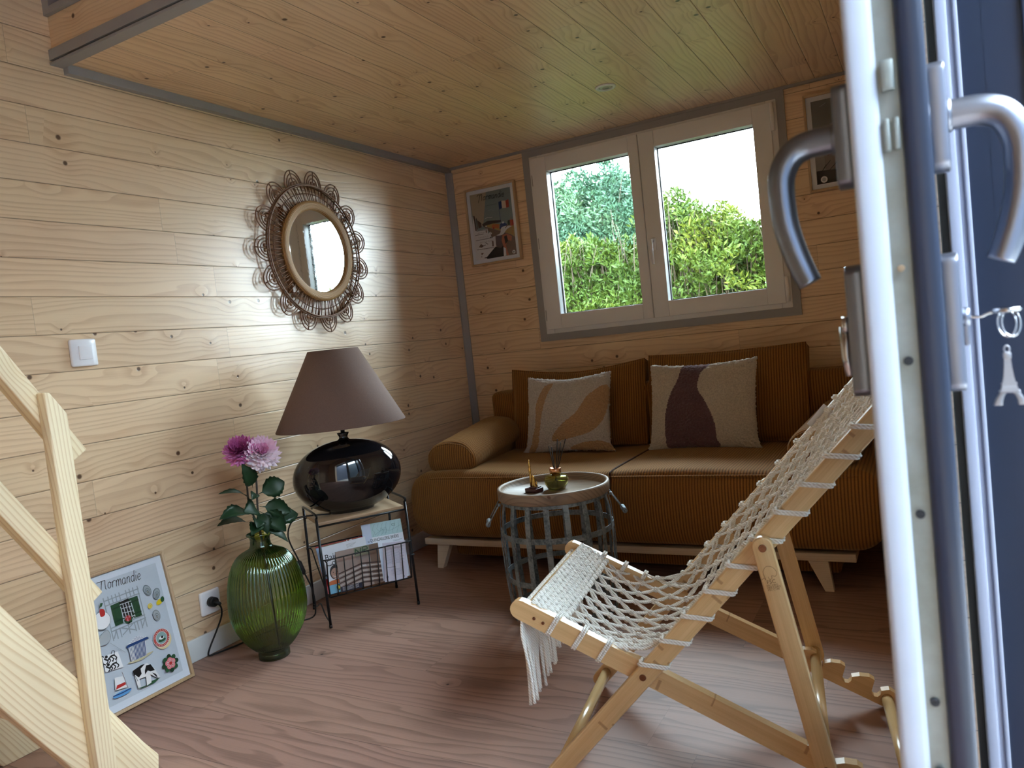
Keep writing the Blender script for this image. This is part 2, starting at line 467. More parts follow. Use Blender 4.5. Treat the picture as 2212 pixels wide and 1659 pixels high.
# handle sets, inside (side -1) and outside (side +1)
def plate(x0, x1, yc, z0, z1, w, mat, name='rose'):
    b = MB(); n = 10; poly = []
    for i in range(n+1):
        a = pi*i/n; poly.append((yc + cos(a)*w/2, z1 - w/2*.6 + sin(a)*w/2*.6))
    for i in range(n+1):
        a = pi + pi*i/n; poly.append((yc + cos(a)*w/2, z0 + w/2*.6 + sin(a)*w/2*.6))
    b.prism(poly, 'x', x0, x1, bev=.002)
    return b.done(name, mat, door)
HY = LY0 + .045
pi_ = plate(2.141, 2.156, HY, 1.055, 1.150, .032, M_satin)
po_ = plate(2.2175, 2.231, HY, 1.055, 1.150, .032, M_alu)
plate(2.140, 2.156, HY, .862, .985, .032, M_satin, 'lock_plate')
lp = plate(2.2175, 2.231, HY, .862, .985, .032, M_alu, 'lock_plate')
def lever(sx, x0, zc, mat, par):
    P = [(0, 0), (.012, 0.), (.026, -.001), (.038, -.006), (.046, -.016), (.0505, -.030), (.051, -.05), (.049, -.075), (.043, -.100), (.037, -.118), (.032, -.130)]
    R = [.0132, .0131, .013, .0130, .0128, .0125, .0122, .0120, .0118, .0115, .0108]
    P = smooth_path([(p[0], 0, p[1]) for p in P], 4)
    pts = []; rr = []
    for i, p in enumerate(P):
        u = i/(len(P)-1)*(len(R)-1); k = min(int(u), len(R)-2)
        r = R[k] + (R[k+1]-R[k])*(u-k)
        pts.append((x0 + sx*p.x, HY, zc + p.z)); rr.append(r)
    b = MB(); b.tube(pts, rr, 20); b.tube([(x0-sx*.002, HY, zc), (x0+sx*.003, HY, zc)], .0145, 20)
    return b.done('lever', mat, par)
lever(-1, 2.141, 1.103, M_satin, pi_)
lever(1, 2.231, 1.103, M_alu, po_)
b = MB(); b.tube([(2.140, HY, .93), (2.134, HY, .93)], .008, 16); b.tube([(2.136, HY, .929), (2.1355, HY, .90), (2.1375, HY, .882)], [.005, .0045, .004], 10); b.done('thumb_turn', M_chrome, door)
b = MB(); b.tube([(2.231, HY, .927), (2.237, HY, .927)], .0085, 16); b.box(2.231, 2.2365, HY-.0042, HY+.0042, .902, .925, bev=.001); b.done('key_cylinder', M_alu, lp)
# neighbouring leaf folded outward, navy with a white edge
d2 = thing('door_2', 'navy outer door leaf with white edge beyond the handles', 'door')
struct(d2)
b = MB(); b.box(2.272, 2.72, -2.26, -2.20, .0, 2.9, bev=.003); b.done('panel', M_navy, d2)
b = MB(); b.box(2.345, 2.352, -2.268, -2.26, .0, 2.9, bev=.002); b.box(2.52, 2.56, -2.272, -2.26, .0, 2.9, bev=.002); b.done('bead', M_navy, d2)
b = MB(); b.box(2.243, 2.259, -2.27, -2.20, .0, 2.9, bev=.003); b.box(2.259, 2.2655, -2.262, -2.20, .0, 2.9); b.box(2.2655, 2.272, -2.268, -2.20, .0, 2.9, bev=.002); b.done('edge_profile', plain('pale_grey_profile', sr(146, 152, 172), .4), d2)
b = MB(); b.box(2.234, 2.243, -2.25, -2.20, .0, 2.9); b.done('gasket', M_rubber, d2)

# ---------------------------------------------------------------- key with ring and tower charm
key = thing('door_key', 'steel key in the outer lock with a ring hanging from it', 'key', (2.237, HY, .927))
b = MB(); b.tube(smooth_path([(0, 0, 0), (.008, 0, -.001), (.013, 0, .001), (.019, 0, .0025)], 4), .0013, 8)
ring_pts = [(.0275 + .0095*cos(2*pi*i/24), .0075*sin(2*pi*i/24), .003) for i in range(24)]
b.tube(ring_pts, .0021, 8, closed=True)
b.done('key_blade', M_chrome, key)
rr_ = MB()
for k, ph in enumerate((0., .25)):
    rr_.tube([(.027+.003*k + .0085*cos(2*pi*i/28)*.8, .004*sin(2*pi*i/28+ph), -.0085 + .0115*sin(2*pi*i/28)) for i in range(28)], .001, 6, closed=True)
rr_.done('split_ring', M_chrome, key)
charm = thing('keyring_charm', 'silver tower-shaped charm hanging from the key ring', 'charm', (2.2625, HY, .898))
M_pewter = NT('pewter')
pv = M_pewter.n('TexBrick'); M_pewter.put(pv.inputs['Vector'], M_pewter.obj()); pv.inputs['Scale'].default_value = 120
M_pewter.b.inputs['Metallic'].default_value = .9; M_pewter.b.inputs['Roughness'].default_value = .42
M_pewter.b.inputs['Base Color'].default_value = (*sr(168, 168, 172), 1)
M_pewter.bump(pv.outputs['Fac'], .4, .0006); M_pewter = M_pewter.m
b = MB()
b.tube([(-.002*sin(2*pi*i/14), 0, -.002 + .003*cos(2*pi*i/14)) for i in range(14)], .0008, 6, closed=True)
b.box(-.003, .003, -.0022, .0022, -.010, -.005, bev=.0006)
prof = [(-.010, .0024), (-.018, .0029), (-.026, .0038), (-.032, .0050), (-.0385, .0068)]
b.ring_loft([[(-w, -w*.7, z), (w, -w*.7, z), (w, w*.7, z), (-w, w*.7, z)] for z, w in prof], smooth=False)
b.box(-.0058, .0058, -.0036, .0036, -.0325, -.0315); b.box(-.0078, .0078, -.0045, .0045, -.0395, -.0378, bev=.0004)
for s_ in (-1, 1):
    b.prism([(s_*.0068, -.039), (s_*.0018, -.039), (s_*.0042, -.0425), (s_*.0055, -.047), (s_*.0058, -.0505), (s_*.0125, -.0505), (s_*.0105, -.045)], 'y', -.003, .003, bev=.0004)
b.done('tower_charm', M_pewter, charm)

# ---------------------------------------------------------------- outside
M_grass = NT('meadow')
M_grass.put(M_grass.b.inputs['Base Color'], M_grass.mix(M_grass.noise(M_grass.obj(), 8, 4), (.03, .06, .012), (.07, .11, .03)))
M_grass.b.inputs['Roughness'].default_value = .9
M_grass = M_grass.m
struct(box(-30, 30, -30, 30, -.45, -.35).done('ground', M_grass))
struct(box(2.32, 2.92, -4.4, .0, 2.34, 2.42).done('roof_light_block', plain('light_block_paint', sr(110, 112, 116), .6)))  # slab added out of view to keep steep sky light off the door edge
b = MB(); b.box(4.3, 4.5, -6.2, 1.0, -.35, 2.75); struct(b.done('wall_light_block', plain('grey_blue_light_block', sr(92, 102, 112), .8)))  # unseen wall added to block low sky and bounce dimmer daylight indoors
b = MB(); b.box(2.32, 4.4, -4.55, -4.4, -.35, 2.9); struct(b.done('wall_light_block_end', plain('grey_light_block', sr(96, 104, 118), .8)))  # unseen wall added to hold daylight back from the leaf edge
struct(box(2.32, 4.6, -5.5, -1.2, -.35, -.06).done('terrace', plain('grey_concrete', sr(190, 186, 178), .8)))
def leafmat(name, c1, c2, c3):
    t = NT(name); oi = t.n('Attribute'); oi.attribute_name = 'tone'
    r = t.n('ValToRGB'); t.put(r.inputs[0], oi.outputs['Fac'])
    r.color_ramp.elements[0].color = (*c1, 1); r.color_ramp.elements[1].color = (*c3, 1)
    e = r.color_ramp.elements.new(.55); e.color = (*c2, 1)
    t.put(t.b.inputs['Base Color'], r.outputs[0]); t.b.inputs['Roughness'].default_value = .6
    t.b.inputs['Specular IOR Level'].default_value = .25
    return t.m
M_leaf1 = leafmat('hedge_leaf', (.028, .06, .008), (.055, .10, .014), (.12, .155, .02))
M_leaf2 = leafmat('blue_green_leaf', (.022, .06, .035), (.04, .095, .055), (.075, .14, .075))
M_twig = plain('grey_brown_twig', (.07, .055, .04), .8)
def interp(pts, x):
    if x <= pts[0][0]: return pts[0][1]
    for (a, za), (b_, zb) in zip(pts, pts[1:]):
        if x <= b_: return za + (zb-za)*(x-a)/(b_-a)
    return pts[-1][1]
def bush(name, label, prof, y0, y1, n, mat, seed, lsz=(.03, .055), zmin=.75, twigs=60, dens=.6):
    R = random.Random(seed)
    root = thing(name, label, 'hedge', ((prof[0][0]+prof[-1][0])/2, (y0+y1)/2, -.35))
    ox, oy, oz = root.location
    vs_, fs_, tone = [], [], []
    x0, x1 = prof[0][0], prof[-1][0]
    for i in range(n):
        x = R.uniform(x0, x1)
        top = interp(prof, x) + noise.noise(Vector((x*4, seed, 0)))*.10 + noise.noise(Vector((x*14, seed, 5)))*.06
        deep = i % 4 == 0
        z = zmin + (top-zmin-(.10 if deep else 0))*R.random()**dens
        d = (top - z)
        yf = y0 + .25*max(0, (.35-d)) + .1*noise.noise(Vector((x*5, z*5, seed)))
        y = yf + (y1-yf)*(.6+.4*R.random() if deep else R.random()**2.2)
        if not deep and noise.noise(Vector((x*7, y*3, z*7+seed))) < -.30: continue
        L = R.uniform(*lsz)*(1.9 if deep else 1); w = L*R.uniform(.3, .42)
        ax = Vector((R.uniform(-1, 1), R.uniform(-1, .5), R.uniform(-.1, 1.2))).normalized()
        sd = ax.cross(Vector((R.uniform(-1, 1), R.uniform(-1, 1), R.uniform(-1, 1)))).normalized()
        nn = ax.cross(sd)
        p = Vector((x-ox, y-oy, z-oz)); k = len(vs_)
        vs_ += [p, p + ax*L*.5 + sd*w*.5 + nn*w*.15, p + ax*L - nn*L*.1, p + ax*L*.5 - sd*w*.5 + nn*w*.15, p + ax*L*.5]
        fs_ += [(k, k+1, k+4), (k+1, k+2, k+4), (k+2, k+3, k+4), (k+3, k, k+4)]
        tt = min(1, max(0, .45 + .9*noise.noise(Vector((x*3, y*3, z*3+seed*2))) + R.uniform(-.22, .22)))
        tone += [tt]*5
    me = bpy.data.meshes.new('foliage'); me.from_pydata([tuple(v) for v in vs_], [], fs_)
    at = me.attributes.new('tone', 'FLOAT', 'POINT'); at.data.foreach_set('value', tone)
    me.materials.append(mat)
    fo = bpy.data.objects.new('foliage', me); col.objects.link(fo); fo.parent = root
    b = MB()
    for i in range(twigs):
        x = R.uniform(x0, x1); y = R.uniform(y0+.03, y0+.3); top = interp(prof, x) - .02
        pts = [Vector((x-ox, y-oy, 0.0))]
        dx, dy = R.uniform(-.35, .35), R.uniform(-.05, .03)
        for s in (.4, .6, .8, .95, 1.0):
            pts.append(Vector((x-ox+dx*s**2+R.uniform(-.02, .02), y-oy+dy*s, (top-oz)*s*R.uniform(.97, 1.02))))
        b.tube(smooth_path(pts, 3), [.0045*(1-.8*i/(len(pts)*3)) for i in range((len(pts)-1)*3+1)], 5)
    b.done('branches', M_twig, root)
    return root
bush('privet_hedge', 'bright green hedge outside, seen through both window panes',
     [(-.8, 1.55), (-.2, 1.62), (.1, 1.60), (.3, 1.58), (.5, 1.62), (.62, 1.80), (.72, 1.86), (.85, 1.80), (.95, 1.69), (1.1, 1.66), (1.2, 1.60), (1.3, 1.56), (1.45, 1.60), (1.9, 1.55), (2.4, 1.5)],
     1.40, 1.86, 62000, M_leaf1, 3, zmin=.6, twigs=260, lsz=(.028, .055))
bush('blue_green_shrub', 'taller blue-green shrub rising behind the hedge in the left pane',
     [(-1.1, 2.1), (-.35, 2.20), (-.2, 2.26), (-.08, 2.24), (.05, 2.36), (.17, 2.22), (.28, 2.02), (.40, 1.97), (.55, 1.75), (1.0, 1.55)],
     2.06, 2.7, 60000, M_leaf2, 9, lsz=(.03, .052), zmin=1.1, twigs=30, dens=.8)

# ================================================================== FURNITURE
def corduroy(name, main='X', pitch=.0105):
    t = NT(name)
    P = t.sep(t.obj()); N = t.sep(t.n('TexCoord').outputs['Normal'])
    other = {'X': 'Y', 'Y': 'X'}[main]
    sel = t.ma('GREATER_THAN', t.ma('ABSOLUTE', N['XY'.index(main)]), .72)
    a, b_ = P['XY'.index(main)], P['XY'.index(other)]
    c = t.ma('ADD', t.ma('MULTIPLY', a, t.ma('SUBTRACT', 1., sel)), t.ma('MULTIPLY', b_, sel))
    c = t.ma('ADD', c, t.ma('MULTIPLY', t.noise(t.obj(), 6, 1), .006))
    s = t.ma('ABSOLUTE', t.ma('SINE', t.ma('MULTIPLY', c, pi/pitch)))
    n1 = t.noise(t.obj(), 240, 2); n2 = t.noise(t.obj(), 5, 3)
    f = t.ma('ADD', t.ma('MULTIPLY', s, .75), t.ma('MULTIPLY', n1, .3), clamp=True)
    c1 = t.mix(f, sr(54, 27, 14), sr(156, 106, 52))
    c1 = t.mix(t.ss(n2, .35, .7, 0., .35), c1, sr(112, 76, 40))
    t.put(t.b.inputs['Base Color'], c1)
    t.b.inputs['Roughness'].default_value = .85
    t.b.inputs['Specular IOR Level'].default_value = .15
    t.b.inputs['Sheen Weight'].default_value = .25
    t.b.inputs['Sheen Tint'].default_value = (1., .75, .4, 1)
    t.bump(t.ma('ADD', s, t.ma('MULTIPLY', n1, .25)), .6, .003)
    return t.m
M_cord = corduroy('mustard_corduroy', 'X'); M_cord_arm = corduroy('mustard_corduroy_arm', 'Y')
M_birch = wood('pale_birch', 'X', 'Z', 1., 0, sr(206, 184, 158), sr(178, 150, 120), knots=0., rings=.25, ringf=120, groove=False, rough=.45, bump=.1)
SX, SY = 1.14, -.52
sofa = thing('sofa', 'mustard corduroy sofa with pale wooden legs below the window', 'sofa', (SX, SY, 0))
def bulge(p):
    # soft upholstery: the front and the side faces belly out a little
    z = (p.z - .15)/.28
    p = p.copy()
    p.z += .008*sin((p.x)*7.)*max(0, z)*(1 if p.z > .3 else 0)
    return p
b = MB(); b.rbox((-.01, .0, .285), (1.87, .87, .275), (.10, .06, .105), k=6, mid=14, fn=bulge); b.done('seat_body', M_cord, sofa)
b = MB(); b.tube(smooth_path([(.005, -.428, .300), (.005, -.431, .36), (.004, -.415, .405), (.002, -.38, .4235), (0, -.1, .4235), (0, .1, .4225)], 4), .0035, 6); b.done('seat_seam', plain('dark_seam_thread', sr(64, 36, 14), .9), sofa)  # darker thread along the seam between the seat halves
b = MB(); b.tube(smooth_path([(-.885, -.385, .385), (-.80, -.412, .402), (-.4, -.415, .405), (0, -.414, .404), (.4, -.415, .405), (.8, -.412, .402), (.885, -.385, .385)], 6), .0045, 6); b.done('piping', M_cord, sofa)
b = MB(); b.rbox((0, .33, .54), (1.74, .17, .32), (.03, .04, .03), k=4, mid=10); b.done('backrest', M_cord, sofa)
b = MB(); b.box(-.905, .82, -.38, -.335, .106, .133, bev=.002); b.box(-.86, .82, .30, .35, .106, .133, bev=.002); b.box(-.86, -.82, -.335, .30, .106, .133); b.box(.78, .82, -.335, .30, .106, .133)
b.done('base_rail', M_birch, sofa)
def sofa_leg(x, y, s):
    b = MB()
    top = [(x-.045, y), (x+.045, y)]
    b.ring_loft([[(x+s*.03-.014, y, 0), (x+s*.03+.014, y, 0), (x+s*.03+.014, y+.028, 0), (x+s*.03-.014, y+.028, 0)],
                 [(x-.032, y, .106), (x+.032, y, .106), (x+.032, y+.03, .106), (x-.032, y+.03, .106)]], smooth=False)
    b.done('leg', M_birch, sofa)
sofa_leg(-.815, -.37, -1); sofa_leg(.70, -.37, 1); sofa_leg(-.80, .31, -1); sofa_leg(.72, .31, 1)
b = MB(); b.rbox((-.03, -.02, .085), (1.58, .5, .11), .012, k=3, mid=10); b.done('storage_box', M_cord, sofa)
def arm(x, y0, z0, rz, name):
    L, Wd, H = .52, .235, .135
    M = Matrix.Translation((x, y0, z0)) @ Matrix.Rotation(rz, 4, 'Z')
    def f(p):
        p = p.copy()
        u = (p.y)/L
        k = max(0, p.z)/H
        p.z = p.z*(1 - .25*abs(2*p.x/Wd)**2*(1 if p.z > 0 else 0)) + .05*max(0, u)*(1 if p.z > .0 else 0)
        return M @ p
    b = MB(); b.rbox((0, L/2, H/2-.005), (Wd, L, H), (.055, .03, .06), k=5, mid=8, fn=f)
    a = b.done(name, M_cord_arm, sofa)
    pts = []
    for i in range(20):
        t = 2*pi*i/20; cx_, cz_ = cos(t), sin(t)
        X = math.copysign(abs(cx_)**.55, cx_)*(Wd/2-.012); Z = math.copysign(abs(cz_)**.55, cz_)*(H/2-.008)+H/2-.004
        if Z > 0: Z *= (1-.25*abs(2*X/Wd)**2)
        pts.append(M @ Vector((X, .012, Z)))
    b = MB(); b.tube(pts, .003, 5, closed=True); b.done('piping', M_cord, a)
arm(-.745, -.36, .418, rad(4), 'armrest')
arm(.735, -.34, .418, rad(-6), 'armrest')

def cushion(name, label, cat, loc, rot, w, h, T, mat, mats=None, zones=None, n=28, group=None, pinch=.06, sag=0., boxed=0., fuzz=0., seed=1, bend=0., cord=False, cornlift=None, flare=0.):
    root = thing(name, label, cat, loc, rot, group)
    b = MB(); V = {}
    off = Vector((seed*3.1, seed*1.7, 0))
    for side in (-1, 1):
        for i in range(n+1):
            for j in range(n+1):
                u, v = 2*i/n-1, 2*j/n-1
                e = max(0., (1-u*u))*max(0., (1-v*v))
                edge = i in (0, n) or j in (0, n)
                if boxed:
                    t = boxed/2 + (T/2-boxed/2)*e**.5
                else: t = (T/2)*e**.42
                x = u*w/2*(1 - pinch*(1-v*v)); z = v*h/2*(1 - pinch*(1-u*u))
                if v > .3: z -= sag*(1-abs(u)**1.5)*((v-.3)/.7)**1.5
                if v < -.8: x *= 1 + flare*(-v-.8)*5
                if fuzz and e > 0:
                    t += fuzz*noise.noise(Vector((u*30, v*30, side*4))+off) + fuzz*.8*noise.noise(Vector((u*75, v*75, side))+off)
                    t += .006*noise.noise(Vector((u*3, v*3, 9))+off)
                if fuzz and edge:
                    x += fuzz*1.2*noise.noise(Vector((u*40, v*40, 7))+off); z += fuzz*1.2*noise.noise(Vector((u*40, v*40, 17))+off)
                y = side*t + bend*(1-v)**2*.5
                if boxed or not edge: key = (side, i, j)
                else: key = (0, i, j)
                if key not in V: V[key] = b.bm.verts.new((x, y, z + h/2))
    def g(s_, i, j):
        return V.get((s_, i, j)) or V[(0, i, j)]
    for side in (-1, 1):
        for i in range(n):
            for j in range(n):
                q = [g(side, i, j), g(side, i+1, j), g(side, i+1, j+1), g(side, i, j+1)]
                if side == 1: q.reverse()
                b.mi = zones(2*(i+.5)/n-1, 2*(j+.5)/n-1) if (zones and side == -1) else 0
                f = b.face(q)
                if f: f.smooth = True
    b.mi = 0
    if boxed:
        loop = [(i, 0) for i in range(n)] + [(n, j) for j in range(n)] + [(i, n) for i in range(n, 0, -1)] + [(0, j) for j in range(n, 0, -1)]
        for k in range(len(loop)):
            a, c = loop[k], loop[(k+1) % len(loop)]
            f = b.face([V[(-1, *c)], V[(-1, *a)], V[(1, *a)], V[(1, *c)]])
            if f: f.smooth = True
        paths = [[V[(s_, *l)].co.copy() for l in loop] for s_ in (-1, 1)]
    b.done('cover', mats or mat, root)
    if boxed:
        for pth in paths[:1]:
            bb = MB(); bb.tube(pth[::2], .0042, 6, closed=True); bb.done('piping', mat, root)
    return root
# back cushions
cushion('back_cushion', 'corduroy back cushion with dented top, left half of the sofa', 'cushion', (.758, -.30, .418), (rad(-13), 0, rad(4)), .665, .385, .17, M_cord, sag=.035, boxed=.10, pinch=.015, n=26, seed=2, group='corduroy back cushions')
cushion('back_cushion', 'wider corduroy back cushion on the right half of the sofa', 'cushion', (1.447, -.30, .418), (rad(-13), 0, rad(0)), .665, .395, .17, M_cord, sag=.008, boxed=.10, pinch=.012, n=26, seed=3, group='corduroy back cushions')
def terry(name, c):
    t = NT(name); v = t.noise(t.obj(), 170, 3, .7); w_ = t.noise(t.obj(), 60, 2)
    t.put(t.b.inputs['Base Color'], t.mix(t.ss(v, .3, .7), tuple(x*.72 for x in c), c))
    t.b.inputs['Roughness'].default_value = .95; t.b.inputs['Sheen Weight'].default_value = .3; t.b.inputs['Specular IOR Level'].default_value = .1
    t.bump(t.ma('ADD', v, t.ma('MULTIPLY', w_, .6)), .9, .006)
    return t.m
M_cream = terry('cream_terry', sr(214, 202, 186)); M_whitet = terry('offwhite_terry', sr(218, 210, 202)); M_peach = terry('peach_terry', sr(204, 166, 126)); M_mauve = terry('mauve_terry', sr(112, 82, 88))
def inpoly(u, v, P):
    c = False; k = len(P)
    for i in range(k):
        a, b_ = P[i], P[i-1]
        if (a[1] > v) != (b_[1] > v) and u < (b_[0]-a[0])*(v-a[1])/(b_[1]-a[1]) + a[0]: c = not c
    return c
def sp2(P): return [(p.x, p.y) for p in smooth_path([(a, b_, 0) for a, b_ in P], 5, True)]
Z1a = sp2([(-.52, .70), (-.30, .82), (-.42, .45), (-.55, 0), (-.62, -.55), (-.68, -.95), (-.86, -.95), (-.74, -.3), (-.72, .2)])
Z1b = sp2([(.98, .62), (.60, .42), (.30, -.05), (-.15, -.45), (-.3, -.75), (.1, -.72), (.62, -.55), (.88, -.28), (.98, .05)])
Z1c = sp2([(.1, -.98), (.4, -.82), (.9, -.78), (.98, -.98)])
Z2 = sp2([(-.30, .99), (.16, .99), (.03, .72), (-.01, .35), (.12, .05), (.28, -.40), (.30, -.80), (.26, -1.02), (-.52, -1.02), (-.66, -.72), (-.66, -.2), (-.56, .22), (-.40, .62)])
cushion('throw_pillow', 'fluffy white pillow with peach swirls leaning on the left cushion', 'pillow', (.765, -.47, .420), (rad(-17), 0, rad(4)), .41, .365, .13, M_whitet, mats=[M_whitet, M_peach],
        zones=lambda u, v: 1 if (inpoly(u, v, Z1a) or inpoly(u, v, Z1b) or inpoly(u, v, Z1c)) else 0, n=120, fuzz=.006, seed=5, group='fluffy throw pillows', sag=.018, flare=.10, pinch=.05)
cushion('throw_pillow', 'fluffy cream pillow with mauve bottle shape on the right cushion', 'pillow', (1.376, -.47, .418), (rad(-16), 0, rad(-1)), .455, .375, .13, M_cream, mats=[M_cream, M_mauve],
        zones=lambda u, v: 1 if inpoly(u, v, Z2) else 0, n=120, fuzz=.006, seed=8, group='fluffy throw pillows', sag=.008, flare=.05, pinch=.05)

# ---------------------------------------------------------------- tray table
M_iron = NT('zinc_painted_iron')
v = M_iron.noise(M_iron.obj(), 25, 4, .7); v2 = M_iron.noise(M_iron.obj(), 140, 2)
M_iron.put(M_iron.b.inputs['Base Color'], M_iron.mix(M_iron.ss(M_iron.ma('ADD', M_iron.ma('MULTIPLY', v, .7), M_iron.ma('MULTIPLY', v2, .3)), .34, .60), sr(70, 84, 92), sr(134, 144, 148)))
M_iron.b.inputs['Metallic'].default_value = .35; M_iron.b.inputs['Roughness'].default_value = .55; M_iron = M_iron.m
M_tray = wood('greywashed_wood', 'X', 'Y', .5, 0, sr(150, 130, 108), sr(98, 82, 68), knots=0.1, groove=False, rings=.5, ringf=60, rough=.5, bump=.2)
tab = thing('tray_table', 'round table of grey metal straps with wooden tray top', 'table', (1.048, -1.225, 0))
b = MB(); b.lathe([(0, .408), (.186, .408), (.193, .412), (.1945, .44), (.1925, .446), (.187, .447), (.1835, .445), (.181, .440), (.180, .424), (.0, .424)], 72)
b.done('tray_top', M_tray, tab, smooth=None)
def ringband(z, r, h, t=.0022):
    b = MB(); n = 64
    R = [[Vector((cos(2*pi*j/n)*(r+dr), sin(2*pi*j/n)*(r+dr), z+dz)) for (dr, dz) in ((0, 0), (t, 0), (t, h), (0, h))] for j in range(n)]
    b.ring_loft(R, closed=True, smooth=False)
    return b.done('hoop', M_iron, tab)
prof = [(0.0, .178), (.06, .183), (.14, .190), (.28, .1935), (.36, .188), (.408, .178)]
for z, h in ((.396, .012), (.285, .019), (.135, .019), (.004, .025)):
    ringband(z, interp(prof, z), h)
for k in range(18):
    a = 2*pi*k/18 + .12
    rings = []
    for z in (0, .03, .06, .10, .14, .2, .28, .32, .36, .39, .408):
        r = interp(prof, z) + .003 - (.0 if z < .3 else 0)
        ca, sa = cos(a), sin(a); w_ = .0092
        c0 = Vector((ca*r, sa*r, z)); tn = Vector((-sa, ca, 0)); rn = Vector((ca, sa, 0))
        rings.append([c0 - tn*w_, c0 + tn*w_, c0 + tn*w_ + rn*.0018, c0 - tn*w_ + rn*.0018])
    b = MB(); b.ring_loft(rings, smooth=False); b.done('strap', M_iron, tab)
for sgn in (1, -1):
    # drop handles on the right and on the left
    base = rad(28) if sgn == 1 else rad(28) + pi
    c0 = Vector((cos(base), sin(base), 0)); tn = Vector((-sin(base), cos(base), 0))
    p0, p1 = c0*.190 - tn*.05 + Vector((0, 0, .402)), c0*.190 + tn*.05 + Vector((0, 0, .402))
    q0, q1 = c0*.235 - tn*.042 + Vector((0, 0, .332)), c0*.235 + tn*.042 + Vector((0, 0, .332))
    b = MB(); b.tube([p0, q0], .0022, 6); b.tube([p1, q1], .0022, 6); b.tube([q0, q1], .0022, 6)
    for p in (p0, p1): b.tube([p - Vector((0, 0, .006)), p + Vector((0, 0, .004))], .005, 8)
    hd = b.done('handle', M_iron, tab)
    b = MB(); b.tube([q0 + (q1-q0)*.1, q1 + (q0-q1)*.1], .0085, 12); b.done('grip', M_iron, hd)

M_gold = plain('polished_gold', sr(212, 170, 96), .2, 1.)
M_rosegold = plain('copper_collar', sr(214, 156, 118), .22, 1.)
M_darkred = plain('dark_red_wood', sr(74, 38, 38), .35)
tw = thing('tower_figurine', 'small gold rocket tower figurine on dark red base', 'figurine', (.993, -1.262, .4243), (0, 0, rad(-15)))
b = MB(); b.box(-.026, .026, -.02, .02, 0, .014, bev=.002); b.box(-.012, .02, -.012, .016, .014, .018, bev=.001); b.done('base', M_darkred, tw)
b = MB(); b.lathe([(.0046, .018), (.0040, .06), (.0030, .062), (.0046, .066), (.0050, .078), (.0042, .081), (.0034, .083), (.0046, .086), (.0036, .098), (.0008, .112)], 14, c=(-.011, 0, 0)); b.done('rocket', M_gold, tw)
b = MB(); b.box(-.004, .004, -.003, .003, .018, .055, bev=.001); b.box(.004, .008, -.002, .002, .018, .048); b.tube([(-.004, 0, .056), (.005, 0, .048)], .0022, 6); b.box(.008, .016, -.004, .004, .018, .022)
b.tube([(.014, 0, .022), (.014, 0, .036)], .0025, 8); b.ball((.014, 0, .028), .0035, 8, 6); b.done('launch_tower', M_gold, tw)
dif = thing('reed_diffuser', 'yellow glass reed diffuser with black sticks on the tray', 'diffuser', (1.058, -1.215, .4243))
M_yglass = NT('yellow_glass'); M_yglass.b.inputs['Base Color'].default_value = (.86, .84, .30, 1); M_yglass.b.inputs['Transmission Weight'].default_value = .92
M_yglass.b.inputs['Roughness'].default_value = .03; M_yglass.b.inputs['IOR'].default_value = 1.3; M_yglass = M_yglass.m
M_oil = plain('olive_oil_liquid', sr(120, 116, 30), .1, 0., Transmission_Weight=.75, IOR=1.33)
b = MB(); b.lathe([(.0, .0), (.026, .0), (.032, .004), (.041, .022), (.0425, .034), (.040, .043), (.036, .047), (.024, .0485), (.014, .0485), (.014, .046), (.023, .0455), (.034, .0440), (.0375, .041), (.040, .033), (.0385, .022), (.030, .006), (.0, .004)], 40); b.done('bottle', M_yglass, dif)
b = MB(); b.lathe([(.0, .006), (.029, .0075), (.0375, .022), (.0385, .030), (.0, .030)], 32); b.done('liquid', M_oil, dif)
b = MB(); b.lathe([(.0145, .046), (.0145, .054), (.020, .055), (.0205, .073), (.0185, .074), (.0170, .072), (.009, .070), (.0, .070)], 32); b.done('collar', M_rosegold, dif)
M_reed = plain('black_reed', (.012, .011, .01), .7)
for dx, dy, dz in ((-.016, -.004, .150), (-.009, .004, .146), (.021, .006, .172), (.035, .004, .160), (.055, .010, .172)):
    b = MB(); b.tube([(-.2*dx, -.2*dy, .012), (dx*.85, dy, dz)], .0017, 6); b.done('reed', M_reed, dif)

# ---------------------------------------------------------------- magazine rack table and lamp
M_blackm = plain('black_powder_coat', (.012, .012, .014), .35, .3)
M_shelf = wood('rack_shelf_oak', 'X', 'Y', 1., 0, sr(186, 158, 124), sr(150, 118, 86), knots=.05, groove=False, rings=.4, ringf=80, rough=.5, bump=.1)
RA = math.atan2(.28, .188)
rack = thing('magazine_table', 'black wire side table with wooden top and magazine basket', 'side table', (.269, -1.3635, 0), (0, 0, RA))
# local: x along the long side, y towards the wall
hx, hy0, hy1, H = .167, .128, .103, .405
for sx_ in (-1, 1):
    for sy_ in (-1, 1):
        b = MB(); b.tube([(sx_*hx, sy_*hy0, 0), (sx_*hx, sy_*hy0, .012)], .0058, 10); b.tube([(sx_*hx, sy_*hy0, .010), (sx_*hx, sy_*hy1, H-.012)], .0050, 8); b.done('leg', M_blackm, rack)
    b = MB(); b.tube(smooth_path([(sx_*hx, -hy1-.0005, H-.014), (sx_*hx, -hy1+.004, H), (sx_*hx, hy1-.004, H), (sx_*hx, hy1+.0005, H-.014)], 4), .0042, 8); b.done('end_bar', M_blackm, rack)
for y_ in (-hy1-.001, hy1):
    b = MB(); b.tube([(-hx, y_, .362), (hx, y_, .362)], .0036, 8); b.done('rail', M_blackm, rack)
b = MB(); b.tube(smooth_path([(-hx, -.126, .02), (-hx+.0, -.06, .028), (-hx, .0, .055), (-hx, .07, .026), (-hx, .126, .02)], 4), .0028, 6); b.done('end_brace', M_blackm, rack)
